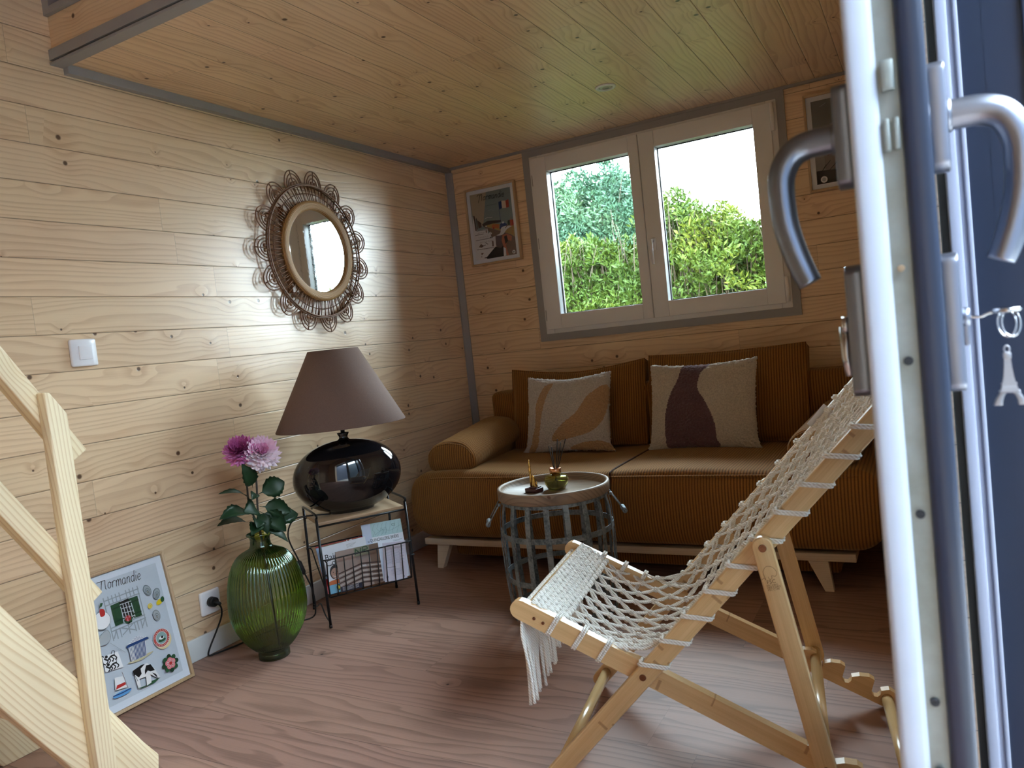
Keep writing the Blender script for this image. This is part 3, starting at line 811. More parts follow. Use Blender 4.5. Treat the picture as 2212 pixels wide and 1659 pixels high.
b = MB(); b.box(-hx+.006, hx-.006, -hy1+.002, hy1-.002, .3625, .3765, bev=.002); b.done('shelf', M_shelf, rack)
# basket
bz0, bz1 = .105, .245
def bas(x, s, z):
    u = (z-bz0)/(bz1-bz0); return Vector((x, (-.118-.016*u) if s < 0 else (-.080+.192*u), z))
b = MB()
for s_ in (-1, 1):
    xe = hx-.012
    pts = smooth_path([bas(-xe, s_, bz0), bas(-xe, s_, bz1-.01), bas(-xe+.012, s_, bz1), bas(xe-.012, s_, bz1), bas(xe, s_, bz1-.01), bas(xe, s_, bz0)], 3)
    b.tube(pts, .0026, 6); b.tube([bas(-xe, s_, bz0), bas(xe, s_, bz0)], .0026, 6)
    for k in range(1, 10):
        x = -xe + 2*xe*k/10
        b.tube([bas(x, s_, bz0), bas(x, s_, bz1)], .0021, 5)
for x in (-hx, hx):
    for q in (bas(x*.93, -1, .19), bas(x*.93, 1, .243)): b.tube([q, Vector((x*1.04, q.y*.97, q.z))], .0032, 6)
for k in range(0, 11):
    x = -(hx-.012) + 2*(hx-.012)*k/10
    b.tube([bas(x, -1, bz0), bas(x, 1, bz0)], .0015, 5)
b.done('basket', M_blackm, rack)

lamp = thing('table_lamp', 'glossy black oval lamp with taupe shade on the rack', 'lamp', (.266, -1.372, .3765), (0, 0, RA - rad(6)))
M_gloss = plain('glossy_black_ceramic', (.006, .006, .008), .04, 0., Coat_Weight=.6, Coat_Roughness=.02)
M_shade = NT('taupe_fabric_shade'); v = M_shade.noise(M_shade.xyz(M_shade.ma('MULTIPLY', M_shade.sep(M_shade.obj())[0], 300.), M_shade.ma('MULTIPLY', M_shade.sep(M_shade.obj())[1], 300.), M_shade.ma('MULTIPLY', M_shade.sep(M_shade.obj())[2], 500.)), 1., 2.)
M_shade.put(M_shade.b.inputs['Base Color'], M_shade.mix(v, sr(98, 77, 69), sr(120, 96, 86))); M_shade.b.inputs['Roughness'].default_value = .85; M_shade.bump(v, .2, .001); M_shade = M_shade.m
b = MB(); pr_ = [(.0, .0), (.075, .0), (.085, .003)]
for i in range(1, 24):
    a = -pi/2 + pi*(.09 + .88*i/23)
    pr_.append((.203*abs(cos(a))**.92, .135 + .137*sin(a)))
pr_ += [(.020, .2735), (.016, .279), (.0165, .285), (.021, .293), (.023, .298), (.018, .299), (.0, .299)]
b.lathe(pr_, 64, sy=.52); b.done('lamp_base', M_gloss, lamp, smooth=True)
b = MB(); b.tube([(0, 0, .298), (0, 0, .345)], .008, 12); b.tube([(0, 0, .345), (0, 0, .375)], .014, 12); b.done('socket_stem', M_blackm, lamp)
b = MB(); b.ball((0, 0, .40), .028, 16, 10); b.done('bulb', plain('opal_bulb', (.8, .78, .74), .3), lamp)
zb, zt = .325, .612; R0, R1 = .240, .093
b = MB(); b.lathe([(R0, zb), (R0+.001, zb+.002), (R1, zt), (R1-.003, zt), (R0-.003, zb+.001), (R0, zb)], 72, sy=.80, caps=False); b.done('lamp_shade', M_shade, lamp, smooth=None)
b = MB(); b.tube([(R1*cos(a_)*.98, R1*.80*sin(a_)*.98, zt-.01) for a_ in [2*pi*i/30 for i in range(30)]], .0015, 5, closed=True)
for a_ in (0, 2.1, 4.2): b.tube([(0, 0, zt-.06), (R1*cos(a_)*.98, R1*.8*sin(a_)*.98, zt-.01)], .0015, 5)
b.tube([(0, 0, .37), (0, 0, zt-.06)], .002, 5); b.done('shade_carrier', M_blackm, lamp)
# cord: world points -> lamp space
Ml = (Matrix.Translation(lamp.location) @ Matrix.Rotation(RA - rad(6), 4, 'Z')).inverted()
def lw(P): return [Ml @ Vector(p) for p in P]
b = MB(); b.tube(lw(smooth_path([(.235, -1.46, .384), (.20, -1.53, .395), (.165, -1.575, .390), (.140, -1.585, .33), (.150, -1.56, .24), (.160, -1.55, .19), (.17, -1.53, .12), (.165, -1.52, .05), (.14, -1.515, .006), (.10, -1.58, .004), (.07, -1.66, .004), (.055, -1.75, .004), (.048, -1.80, .004), (.030, -1.865, .004), (.023, -1.888, .006), (.024, -1.88, .03), (.030, -1.852, .075), (.040, -1.832, .12), (.050, -1.836, .155), (.045, -1.845, .172)], 5)), .0029, 7); b.done('cord', M_rubber, lamp)
b = MB(); b.tube(lw([(.149, -1.562, .235), (.151, -1.559, .228), (.158, -1.551, .19), (.160, -1.549, .183)]), [.005, .0095, .0095, .005], 8); b.done('cord_switch', M_rubber, lamp)
b = MB(); b.tube(lw([(.014, -1.846, .176), (.036, -1.846, .176)]), [.017, .016], 16); b.tube(lw([(.030, -1.846, .176), (.044, -1.842, .172), (.052, -1.836, .166)]), [.010, .007, .0045], 10); b.done('plug', M_rubber, lamp)

# ---------------------------------------------------------------- socket and switch
so = thing('wall_socket', 'white square power socket low on the left wall', 'socket', (0, -1.843, .174), (0, 0, rad(90)))
b = MB(); b.rbox((0, -.006, 0), (.080, .012, .080), (.006, .005, .006), k=3, mid=6, fn=lambda p: Vector((p.x, p.y + (.0035 if p.y < -.006 else 0)*(1-(p.x/.04)**2)*-1, p.z))); b.done('cover_plate', M_whitep, so)
b = MB(); b.tube([(0, -.0105, 0), (0, -.0145, 0)], .0225, 32); b.done('outlet_well', plain('socket_steel', sr(150, 150, 154), .3, .6), so)
sw = thing('light_switch', 'white square light switch on the left wall', 'switch', (0, -2.1625, 1.051), (0, 0, rad(90)))
b = MB(); b.rbox((0, -.006, 0), (.081, .012, .081), (.006, .005, .006), k=3, mid=8, fn=lambda p: Vector((p.x, p.y - (.006 if p.y < -.006 else 0)*(1-(p.x/.0405)**2), p.z))); b.done('cover_plate', M_whitep, sw)
b = MB(); b.rbox((0, -.0175, 0), (.041, .006, .041), (.002, .002, .002), k=2, mid=4, M=Matrix.Rotation(rad(2.5), 4, 'X')); b.done('rocker', M_whitep, sw)
sp = thing('ceiling_spotlight', 'round recessed spotlight in the wooden ceiling', 'spotlight', (1.163, -.618, 1.911))
b = MB(); b.lathe([(.028, 0), (.041, .0), (.042, -.002), (.038, -.006), (.030, -.006), (.027, -.002)], 40, caps=False); b.done('bezel', M_white, sp, smooth=None)
b = MB(); b.lathe([(.0, -.004), (.022, -.004), (.0275, -.0015), (.0275, -.0005), (0, -.0005)], 32); b.done('lens', plain('frosted_lens', sr(196, 198, 196), .2), sp)
b = MB(); b.lathe([(.0, -.0055), (.0125, -.0055), (.0125, -.004), (.0, -.004)], 24); b.done('bulb', plain('spot_chip', sr(170, 172, 168), .2), sp)
ART_lean = {'text': [(0.192,0.933),(0.732,0.906)], 'frame': [(0.238,0.852),(0.716,0.845),(0.709,0.507),(0.254,0.503)], 'shutL': [(0.297,0.782),(0.422,0.786),(0.401,0.604),(0.296,0.602)], 'shutR': [(0.528,0.783),(0.654,0.78),(0.651,0.607),(0.547,0.609)], 'win': [(0.413,0.761),(0.554,0.758),(0.561,0.614),(0.418,0.638)], 'flow': [(0.466,0.617)], 'oy': [(0.792,0.794),(0.899,0.736),(0.828,0.556)], 'lemon': [(0.909,0.659)], 'slice': [(0.774,0.656)], 'cam': [(0.814,0.355),(0.931,0.325)], 'roof': [(0.35,0.414),(0.5,0.456),(0.637,0.413)], 'cabin': [(0.365,0.408),(0.596,0.4),(0.568,0.27),(0.362,0.272)], 'sand': [(0.316,0.274),(0.485,0.252),(0.663,0.277),(0.557,0.282)], 'net': [(0.011,0.527),(0.158,0.608),(0.197,0.553),(0.162,0.508),(0.095,0.496)], 'stick': [(0.171,0.493),(0.319,0.369)], 'flag': [(0.039,0.413),(0.233,0.403),(0.252,0.265),(0.037,0.284)], 'lion1': [(0.056,0.404),(0.118,0.379),(0.196,0.38),(0.116,0.353),(0.048,0.358)], 'lion2': [(0.055,0.339),(0.122,0.33),(0.197,0.323),(0.119,0.301),(0.069,0.297)], 'mast': [(0.218,0.231),(0.242,0.087)], 'sail': [(0.115,0.212),(0.216,0.197),(0.232,0.095),(0.094,0.113)], 'sailred': [(0.123,0.146),(0.227,0.143),(0.23,0.121),(0.099,0.117)], 'hull': [(0.049,0.076),(0.277,0.073),(0.232,0.048),(0.079,0.051)], 'cow': [(0.348,0.204),(0.543,0.209),(0.619,0.131),(0.66,0.044),(0.606,0.063),(0.548,0.106),(0.536,0.039),(0.472,0.031),(0.487,0.105),(0.4,0.112),(0.396,0.044),(0.36,0.045),(0.354,0.142)], 'cowb1': [(0.346,0.2),(0.47,0.215),(0.51,0.209),(0.444,0.187),(0.442,0.144),(0.398,0.125),(0.366,0.156),(0.348,0.165)], 'cowb2': [(0.522,0.193),(0.58,0.186),(0.615,0.123),(0.557,0.13),(0.526,0.147),(0.48,0.125),(0.49,0.157)], 'cowb3': [(0.57,0.117),(0.616,0.087),(0.627,0.058),(0.608,0.067)], 'grassc': [(0.352,0.043),(0.489,0.035),(0.525,0.051),(0.66,0.044),(0.575,0.024),(0.398,0.03)], 'rose': [(0.833,0.118),(0.949,0.087)], 'appleleaf': [(0.14,0.799),(0.167,0.835),(0.197,0.83),(0.174,0.805)], 'appler': [(0.139,0.786),(0.189,0.774),(0.184,0.729),(0.131,0.728)], 'face': [(0.144,0.684),(0.197,0.671)]}
ART_left = {'text': [(0.17,0.889),(0.845,0.878)], 'sub': [(0.382,0.784),(0.66,0.786)], 'beige': [(-0.0,1.0),(0.413,1.0),(0.284,0.576),(0.242,0.495),(0.025,0.68)], 'pole': [(0.697,0.703),(0.705,0.523)], 'flb': [(0.699,0.813),(0.775,0.819),(0.772,0.709),(0.7,0.698)], 'flw': [(0.775,0.819),(0.871,0.812),(0.875,0.702),(0.772,0.709)], 'flr': [(0.871,0.812),(0.947,0.822),(0.942,0.709),(0.875,0.702)], 'hill': [(0.232,0.533),(0.383,0.57),(0.708,0.541),(0.703,0.514),(0.479,0.509),(0.279,0.482)], 'sand': [(0.281,0.5),(0.51,0.515),(1.079,0.43),(1.048,0.262),(0.696,0.376)], 'o1': [(0.456,0.455),(0.486,0.503),(0.64,0.488),(0.638,0.428)], 'b1': [(0.65,0.413),(0.668,0.48),(0.746,0.505),(0.842,0.468),(0.825,0.41)], 'g1': [(0.852,0.444),(0.865,0.516),(0.916,0.52),(0.91,0.442)], 'r1': [(0.916,0.433),(0.916,0.52),(1.002,0.516),(1.002,0.433)], 'path': [(0.273,0.496),(0.695,0.372),(0.914,0.302),(1.048,0.258),(1.0,0.0),(0.734,-0.001),(0.491,0.005),(0.259,0.018),(0.516,0.166),(0.403,0.395)], 'cab1': [(0.042,0.688),(0.075,0.674),(0.091,0.453),(0.056,0.447)], 'cab2': [(0.099,0.643),(0.122,0.636),(0.124,0.469),(0.105,0.466)], 'cab3': [(0.127,0.611),(0.22,0.554),(0.218,0.488),(0.141,0.481)], 'white': [(0.018,0.681),(0.105,0.447),(0.359,0.455),(0.362,0.376),(0.426,0.402),(0.427,0.31),(0.54,0.322),(0.531,0.165),(0.259,0.018),(0.284,-0.015),(-0.0,-0.0),(-0.005,0.491)], 'l1': [(0.082,0.444),(0.349,0.442)], 'l2': [(0.039,0.383),(0.25,0.386)], 'l3': [(0.038,0.303),(0.471,0.306)], 'l4': [(0.046,0.162),(0.456,0.158)], 'd1': [(0.104,0.197),(0.163,0.242),(0.226,0.209),(0.177,0.181)], 'd2': [(0.441,0.254),(0.478,0.255),(0.476,0.17),(0.437,0.173)], 'd3': [(0.144,0.103),(0.219,0.101),(0.154,0.066)], 'd4': [(0.317,0.431),(0.34,0.434),(0.345,0.391),(0.326,0.388)], 'hat': [(0.567,0.325),(0.662,0.348),(0.703,0.422),(0.808,0.441),(0.964,0.422),(0.843,0.39),(0.716,0.32)], 'body': [(0.707,0.312),(0.818,0.328),(0.937,0.273),(0.911,0.204),(0.816,0.23),(0.773,0.145),(0.819,0.001),(0.769,0.001),(0.713,0.132),(0.68,0.233)], 'dress': [(0.259,0.018),(0.516,0.162),(0.641,0.129),(0.711,0.159),(0.693,-0.005),(0.285,-0.011)], 'top': [(0.747,0.29),(0.814,0.302),(0.835,0.219),(0.763,0.172)], 'whitest': [(0.707,0.137),(0.76,0.111),(0.755,0.002),(0.693,-0.005)], 'bag': [(0.54,0.318),(0.713,0.307),(0.681,0.242),(0.711,0.159),(0.641,0.129),(0.532,0.174)], 'logo': [(0.945,0.039),(0.983,0.036)]}
ART_right = {'bird': [(0.131,0.922),(0.181,0.933),(0.241,0.956),(0.188,0.924)], 'script': [(0.387,0.962),(0.376,0.926),(0.406,0.907),(0.455,0.915),(0.484,0.96),(0.426,0.942),(0.413,0.894),(0.435,0.872),(0.491,0.871)], 'roof': [(0.058,0.431),(0.373,0.417),(0.401,0.364),(0.199,0.338)], 'wallh': [(0.165,0.341),(0.384,0.357),(0.37,0.307),(0.349,0.171),(0.153,0.151)], 'walll': [(-0.09,0.353),(0.149,0.342),(0.162,0.151),(0.009,0.154),(-0.092,0.162)], 'cream': [(0.39,0.416),(0.569,0.409),(0.577,0.307),(0.37,0.307)], 'green': [(0.37,0.303),(0.592,0.297),(0.641,0.105),(0.362,0.135)], 'dark': [(0.01,0.162),(0.213,0.155),(0.674,0.111),(0.665,0.003),(0.005,-0.0)], 'reed1': [(0.057,0.124),(0.241,0.266)], 'reed2': [(0.176,0.123),(0.356,0.244)], 'reed3': [(0.093,0.147),(0.17,0.228)], 'logo': [(0.108,0.05),(0.167,0.045)], 'red1': [(0.673,0.094),(0.788,0.094),(0.797,0.011),(0.665,0.008)], 'red2': [(0.82,0.091),(0.998,0.09),(0.993,0.009),(0.83,0.008)]}

# ---------------------------------------------------------------- wall mirror
M_rattan = NT('rattan'); v = M_rattan.noise(M_rattan.obj(), 60, 3)
M_rattan.put(M_rattan.b.inputs['Base Color'], M_rattan.mix(v, sr(88, 54, 32), sr(142, 100, 64))); M_rattan.b.inputs['Roughness'].default_value = .45; M_rattan = M_rattan.m
M_rope = NT('rope_wound_rattan'); P_ = M_rope.sep(M_rope.obj())
ra_ = M_rope.ma('SQRT', M_rope.ma('ADD', M_rope.ma('MULTIPLY', P_[0], P_[0]), M_rope.ma('MULTIPLY', P_[2], P_[2])))
v = M_rope.ma('SINE', M_rope.ma('MULTIPLY', ra_, 1500.))
M_rope.put(M_rope.b.inputs['Base Color'], M_rope.mix(M_rope.ma('MULTIPLY_ADD', v, .5, .5), sr(128, 90, 48), sr(190, 148, 92))); M_rope.b.inputs['Roughness'].default_value = .5; M_rope.bump(v, .4, .001); M_rope = M_rope.m
M_mirror = plain('mirror_glass', (.9, .92, .92), .015, 1.)
mir = thing('wall_mirror', 'round mirror in a flower-shaped rattan frame on the left wall', 'mirror', (0, -1.128, 1.403), (0, 0, rad(91.2)))
def onring(r, a, y): return Vector((cos(a)*r, y, sin(a)*r))
b = MB(); n = 96
b.ring_loft([[onring(.168, 2*pi*i/n, -.036) for i in range(n)], [onring(.176, 2*pi*i/n, -.044) for i in range(n)], [onring(.192, 2*pi*i/n, -.047) for i in range(n)], [onring(.206, 2*pi*i/n, -.042) for i in range(n)], [onring(.206, 2*pi*i/n, -.028) for i in range(n)], [onring(.168, 2*pi*i/n, -.028) for i in range(n)]], closed=True)
b.done('inner_ring', M_rope, mir, recalc=True)
b = MB()
A = [b.bm.verts.new(onring(.172, -2*pi*i/n, -.0325)) for i in range(n)]; b.face(A)
b.done('mirror_glass', M_mirror, mir)
b = MB()
for k, (r, y) in enumerate(((.270, -.030), (.276, -.024), (.268, -.019))): b.tube([onring(r, 2*pi*i/72, y) for i in range(72)], .0033, 7, closed=True)
b.tube([onring(.238, 2*pi*i/72, -.022) for i in range(72)], .0022, 6, closed=True)
b.done('outer_ring', M_rattan, mir)
b = MB(); R_ = random.Random(4)
for i in range(120):
    a = 2*pi*i/120 + R_.uniform(-.006, .006); da = (.045 if i % 3 == 0 else -.03 if i % 3 == 1 else 0.0)
    b.tube([onring(.198, a, -.036 + .003*(i % 2)), onring(.272, a+da*.6, -.025 + .004*(i % 2))], .0021, 5)
b.done('spokes', M_rattan, mir)
for k in range(15):
    a0 = 2*pi*(k+.5)/15
    b = MB(); rd = Vector((cos(a0), 0, sin(a0))); tn = Vector((-sin(a0), 0, cos(a0))); c0 = rd*.272
    for q, R1_ in enumerate((.057, .044, .030)):
        pts = []
        for i in range(13):
            t = pi*i/12
            pts.append(c0 + tn*cos(t)*R1_*.86 + rd*(sin(t)*R1_*1.12) + Vector((0, -.021 - .002*(q % 2), 0)))
        b.tube(pts, .0027, 6)
    b.tube([c0 + Vector((0, -.022, 0)), c0 + rd*.064 + Vector((0, -.0235, 0))], .0024, 6)
    for sgn in (-1, 1): b.ball(c0 + rd*.012 + tn*sgn*.009 + Vector((0, -.022, 0)), .008, 8, 6, (1, .6, 1))
    b.done('petal', M_rattan, mir)
b = MB()
for a in (.6, 2.6, 4.3): b.tube([onring(.27, a, 0), onring(.27, a, -.022)], .006, 8)
b.box(-.17, .17, -.03, 0, -.17, .17); b.done('backing', M_rattan, mir)

# ---------------------------------------------------------------- posters
PC = {}
def ink(name, rgb, rough=.45):
    if name not in PC:
        mt = bpy.data.materials.new('print_' + name); mt.use_nodes = True; p = mt.node_tree.nodes['Principled BSDF']
        p.inputs['Base Color'].default_value = (*sr(*rgb), 1); p.inputs['Roughness'].default_value = rough; p.inputs['Specular IOR Level'].default_value = .35
        PC[name] = mt
    return PC[name]
class Art:
    """flat print: u right, v up in 0..1 of a w x h sheet"""
    def __init__(s, w, h, x0=0., z0=0., y=0.): s.w, s.h, s.x0, s.z0, s.y = w, h, x0, z0, y; s.b = MB(); s.mats = []; s.L = 0
    def m(s, mat):
        if mat not in s.mats: s.mats.append(mat)
        s.b.mi = s.mats.index(mat)
    def pt(s, u, v): return Vector((s.x0 + min(1, max(0, u))*s.w, s.y - s.L*.00006, s.z0 + min(1, max(0, v))*s.h))
    def poly(s, pts, mat):
        s.m(mat); s.L += 1
        vs_ = [s.b.bm.verts.new(s.pt(*p)) for p in pts]
        A_ = sum(pts[i-1][0]*pts[i][1]-pts[i][0]*pts[i-1][1] for i in range(len(pts)))
        if A_ < 0: vs_.reverse()
        s.b.face(vs_)
    def rect(s, u0, u1, v0, v1, mat): s.poly([(u0, v0), (u1, v0), (u1, v1), (u0, v1)], mat)
    def disc(s, u, v, r, mat, asp=1., n=20, rot=0.):
        k = s.w/s.h
        P = [(cos(2*pi*i/n)*r, sin(2*pi*i/n)*r*asp) for i in range(n)]
        s.poly([(u + x*cos(rot)-y*sin(rot), v + (x*sin(rot)+y*cos(rot))*k) for x, y in P], mat)
    def stroke(s, pts, wd, mat):
        s.m(mat); s.L += 1
        P = [s.pt(*p) for p in pts]; Lv, Rv = [], []
        for i, p in enumerate(P):
            t = P[min(i+1, len(P)-1)] - P[max(i-1, 0)]
            if t.length < 1e-9: t = Vector((1, 0, 0))
            t.normalize(); nn = Vector((-t.z, 0, t.x))*wd/2
            Lv.append(s.b.bm.verts.new(p+nn)); Rv.append(s.b.bm.verts.new(p-nn))
        for i in range(len(P)-1): s.b.face([Rv[i], Rv[i+1], Lv[i+1], Lv[i]])
    def curve(s, pts, wd, mat, n=5, closed=False):
        s.stroke([(p.x, p.y) for p in smooth_path([(a, b_, 0) for a, b_ in pts], n, closed)], wd, mat)
    def text(s, txt, u, v, size, mat, shear=0., rot=0., xs=1.):
        cu = bpy.data.curves.new('t', 'FONT'); cu.body = txt; cu.size = size; cu.shear = shear; cu.resolution_u = 3
        o = bpy.data.objects.new('t', cu); col.objects.link(o)
        dg = bpy.context.evaluated_depsgraph_get(); me = o.evaluated_get(dg).to_mesh()
        s.m(mat); s.L += 1; base = s.pt(u, v)
        cr, sn = cos(rot), sin(rot)
        vs_ = [s.b.bm.verts.new(base + Vector((q.co.x*xs*cr - q.co.y*sn, 0, q.co.x*xs*sn + q.co.y*cr))) for q in me.vertices]
        for p in me.polygons: s.b.face([vs_[i] for i in p.vertices])
        o.evaluated_get(dg).to_mesh_clear(); bpy.data.objects.remove(o); bpy.data.curves.remove(cu)
    def done(s, name, parent, **k): return s.b.done(name, s.mats, parent, **k)

K = ink('black', (24, 22, 24)); W_ = ink('white', (238, 238, 240)); GR = ink('grey', (120, 128, 132)); GRL = ink('light_grey', (172, 178, 182))
GN = ink('green', (44, 84, 56)); GD = ink('dark_green', (30, 60, 42)); RD = ink('red', (186, 48, 44)); YE = ink('yellow', (226, 200, 40)); BL = ink('blue', (36, 66, 120)); LB = ink('light_blue', (96, 156, 212))
PK = ink('pink', (226, 130, 140)); SD = ink('sand', (206, 196, 160)); OR = ink('orange', (206, 110, 60)); BG = ink('sheet_grey', (218, 223, 230)); TL = ink('teal_grey', (138, 156, 156)); BE = ink('beige', (190, 176, 150)); BR_ = ink('brown', (122, 98, 88)); SK = ink('skin', (196, 120, 96))

LET = [  # monoline script letters, x-height 1
 ('N', 1.55, [[(-.75, 1.25), (-.62, 1.55), (-.3, 1.72), (.12, 1.62), (.08, 1.0), (-.02, .2), (-.12, -.55)], [(.02, .9), (.2, 1.5), (.5, 1.75), (.72, 1.5), (.72, .8), (.78, .1), (.98, -.05)]]),
 ('o', .78, [[(.35, .98), (.08, .75), (.05, .2), (.3, -.02), (.55, .2), (.58, .75), (.35, .98), (.5, .8), (.74, .86)]]),
 ('r', .72, [[(.12, -.05), (.12, .95)], [(.12, .6), (.3, .95), (.55, .98), (.66, .8)]]),
 ('m', 1.15, [[(.08, -.05), (.1, .95)], [(.1, .55), (.28, .95), (.5, .9), (.52, -.05)], [(.52, .55), (.7, .95), (.92, .9), (.94, .15), (1.08, -.02)]]),
 ('a', .85, [[(.6, .85), (.35, .98), (.08, .7), (.08, .25), (.3, -.02), (.55, .2), (.62, .9)], [(.62, .9), (.62, .15), (.78, -.02)]]),
 ('n', .85, [[(.1, -.05), (.12, .95)], [(.12, .55), (.3, .95), (.55, .9), (.57, .15), (.74, -.02)]]),
 ('d', .85, [[(.6, .8), (.35, .98), (.08, .7), (.08, .25), (.3, -.02), (.55, .2), (.64, .9)], [(.66, 1.9), (.62, .15), (.78, -.02)]]),
 ('i', .42, [[(.15, .95), (.13, .15), (.3, -.02)], [(.17, 1.32), (.19, 1.45)]]),
 ('e', .7, [[(.08, .42), (.5, .55), (.5, .88), (.3, .98), (.08, .7), (.1, .2), (.32, -.02), (.62, .2)]]),
]
def script_title(a, p0, p1, size, mat, wd):
    """Normandie in thin script from uv p0 to p1 (baseline)"""
    tot = sum(l[1] for l in LET) + .3; k = a.w/a.h
    du = (p1[0]-p0[0])/tot; dv = (p1[1]-p0[1])/tot; x = .75
    for ch, adv, strokes in LET:
        for st_ in strokes:
            pts = []
            for (lx, ly) in st_:
                X = x + lx + ly*.22
                pts.append((p0[0] + X*du, p0[1] + X*dv + ly*size))
            a.curve(pts, wd, mat, 5)
        x += adv - (.35 if ch == 'N' else .0)

M_framewood = wood('poster_frame_oak', 'Z', 'X', 1., 0, sr(196, 164, 126), sr(158, 124, 88), knots=0., groove=False, rings=.3, ringf=150, rough=.45, bump=.1)
M_frameglass = NT('poster_glazing'); 
tr = M_frameglass.n('BsdfTransparent'); gl = M_frameglass.n('BsdfGlossy'); gl.inputs['Roughness'].default_value = .03; fz = M_frameglass.n('Fresnel'); fz.inputs[0].default_value = 1.35
mx = M_frameglass.n('MixShader'); M_frameglass.t.links.new(fz.outputs[0], mx.inputs[0]); M_frameglass.t.links.new(tr.outputs[0], mx.inputs[1]); M_frameglass.t.links.new(gl.outputs[0], mx.inputs[2]); M_frameglass.t.links.new(mx.outputs[0], M_frameglass.t.nodes['Material Output'].inputs[0]); M_frameglass = M_frameglass.m
def poster(name, label, loc, rot, w, h, fw, mat_w, paint, group):
    root = thing(name, label, 'poster', loc, rot, group)
    b = MB(); d = .022
    for q in (((0, 0), (w, 0), (w-fw, fw), (fw, fw)), ((w, 0), (w, h), (w-fw, h-fw), (w-fw, fw)), ((w, h), (0, h), (fw, h-fw), (w-fw, h-fw)), ((0, h), (0, 0), (fw, fw), (fw, h-fw))):
        b.prism([(x, z) for x, z in q], 'y', -d, 0, bev=.0008, segs=1)
    b.done('frame', M_framewood, root)
    b = MB(); b.box(fw, w-fw, -.012, -.006, fw, h-fw); b.done('mount', ink('mount_white', (240, 244, 252)), root)
    a = Art(w-2*mat_w, h-2*mat_w, mat_w, mat_w, -.0122)
    paint(a); a.done('print', root)
    box(fw, w-fw, -.0175, -.0165, fw, h-fw).done('glazing', M_frameglass, root)
    return root
D = ART_lean
def paint_lean(a):
    a.rect(0, 1, 0, 1, BG)
    script_title(a, D['text'][0], (D['text'][1][0]+.02, D['text'][1][1]), .052, K, .0019)
    F = D['frame']
    def q(u, v): # point in the timber frame
        x = F[0][0] + (F[1][0]-F[0][0])*u; z = F[0][1] + (F[3][1]-F[0][1])*v
        return (x, z)
    lw_ = .0032
    for u in (0, .93): a.stroke([q(u, -.03), q(u, 1.03)], lw_, GRL)
    for u in (.12, .22, .32, .42, .6, .7, .8): a.stroke([q(u, -.03), q(u, .16)], lw_, GRL)
    for u in (.12, .22, .45, .62, .7, .8): a.stroke([q(u, .78), q(u, 1.02)], lw_, GRL)
    for v in (.05, .17, .72, .80): a.stroke([q(0, v), q(.95, v)], lw_, GRL)
    a.stroke([q(.25, .98), q(.6, .80)], lw_, GRL); a.stroke([q(.25, .80), q(.6, .98)], lw_, GRL); a.stroke([q(.02, .98), q(.12, .80)], lw_, GRL); a.stroke([q(.8, .98), q(.93, .80)], lw_, GRL)
    a.poly(D['shutL'], GN); a.poly(D['shutR'], GN)
    w = D['win']; a.poly([(w[0][0]-.005, w[0][1]+.02), (w[1][0]-.02, w[1][1]+.03), (w[2][0]-.01, w[2][1]), w[3]], K)
    for k in range(5):
        t = k/4; a.stroke([(w[0][0]+(w[1][0]-w[0][0])*t, w[0][1]), (w[3][0]+(w[2][0]-w[3][0])*t, w[3][1]-.02)], .0022, W_)
    for k in range(4):
        t = k/3.3; a.stroke([(w[0][0], w[0][1]-(w[0][1]-w[3][1])*t), (w[1][0], w[1][1]-(w[1][1]-w[2][1])*t)], .0018, W_)
    for s_ in ('shutL', 'shutR'):
        P = D[s_]
        for t in (.2, .8): a.stroke([(P[0][0], P[0][1]+(P[3][1]-P[0][1])*t), (P[1][0], P[1][1]+(P[2][1]-P[1][1])*t)], .004, GD)
        for t in (.33, .66): a.stroke([(P[0][0]+(P[1][0]-P[0][0])*t, P[0][1]), (P[3][0]+(P[2][0]-P[3][0])*t, P[3][1])], .0006, GD)
    u, v = D['flow'][0]
    for i in range(9): a.disc(u+.035*cos(i*.7), v+.022*sin(i*.7), .028, GD if i % 2 else GN, .6, 10, i)
    for i in range(7): a.disc(u+.024*cos(i*.9), v+.010+.013*sin(i*.9), .018, PK if i % 2 else RD, 1, 10)
    for k, (u, v) in enumerate(D['oy']):
        r = (.3, -.4, .1)[k]
        a.disc(u, v, .048, GR, 1.5, 18, r); a.disc(u, v, .042, GRL, 1.5, 18, r); a.disc(u, v-.01, .032, GR, 1.3, 16, r); a.disc(u, v-.01, .026, GRL, 1.3, 16, r); a.disc(u, v-.012, .014, GR, 1.6, 12, r); a.disc(u, v-.014, .006, SD, 1.3, 10, r)
    u, v = D['lemon'][0]; a.disc(u, v, .05, YE, .62, 16, .35); a.disc(u+.045, v+.012, .026, GN, 1.4, 12, -.3)
    u, v = D['slice'][0]; a.disc(u, v, .032, YE, 1., 16); a.disc(u, v, .022, SD, 1., 14); a.disc(u, v, .014, YE, 1, 10)
    (u, v), (u1, v1) = D['cam']; r = .115
    a.disc(u+.015, v-.02, r, ink('crust', (226, 206, 160)), 1, 30); a.disc(u, v, r, W_, 1, 30); a.disc(u, v, r*.96, ink('brick', (190, 84, 76)), 1, 30); a.disc(u, v, r*.68, W_, 1, 28); a.disc(u, v, r*.64, ink('pale_teal', (140, 170, 170)), 1, 28); a.disc(u, v-.02, r*.45, GN, .4, 20); a.disc(u, v, r*.3, W_, .6, 14); a.disc(u+.01, v+.005, r*.14, K, 1, 10)
    for i in range(26):
        an = 2*pi*i/26
        if abs(an % pi) > .25: a.stroke([(u+cos(an)*r*.76, v+sin(an)*r*.76*a.w/a.h), (u+cos(an)*r*.9, v+sin(an)*r*.9*a.w/a.h)], .001, W_)
    a.poly(sp2(D['sand']), SD)
    P = D['cabin']; a.poly(P, W_)
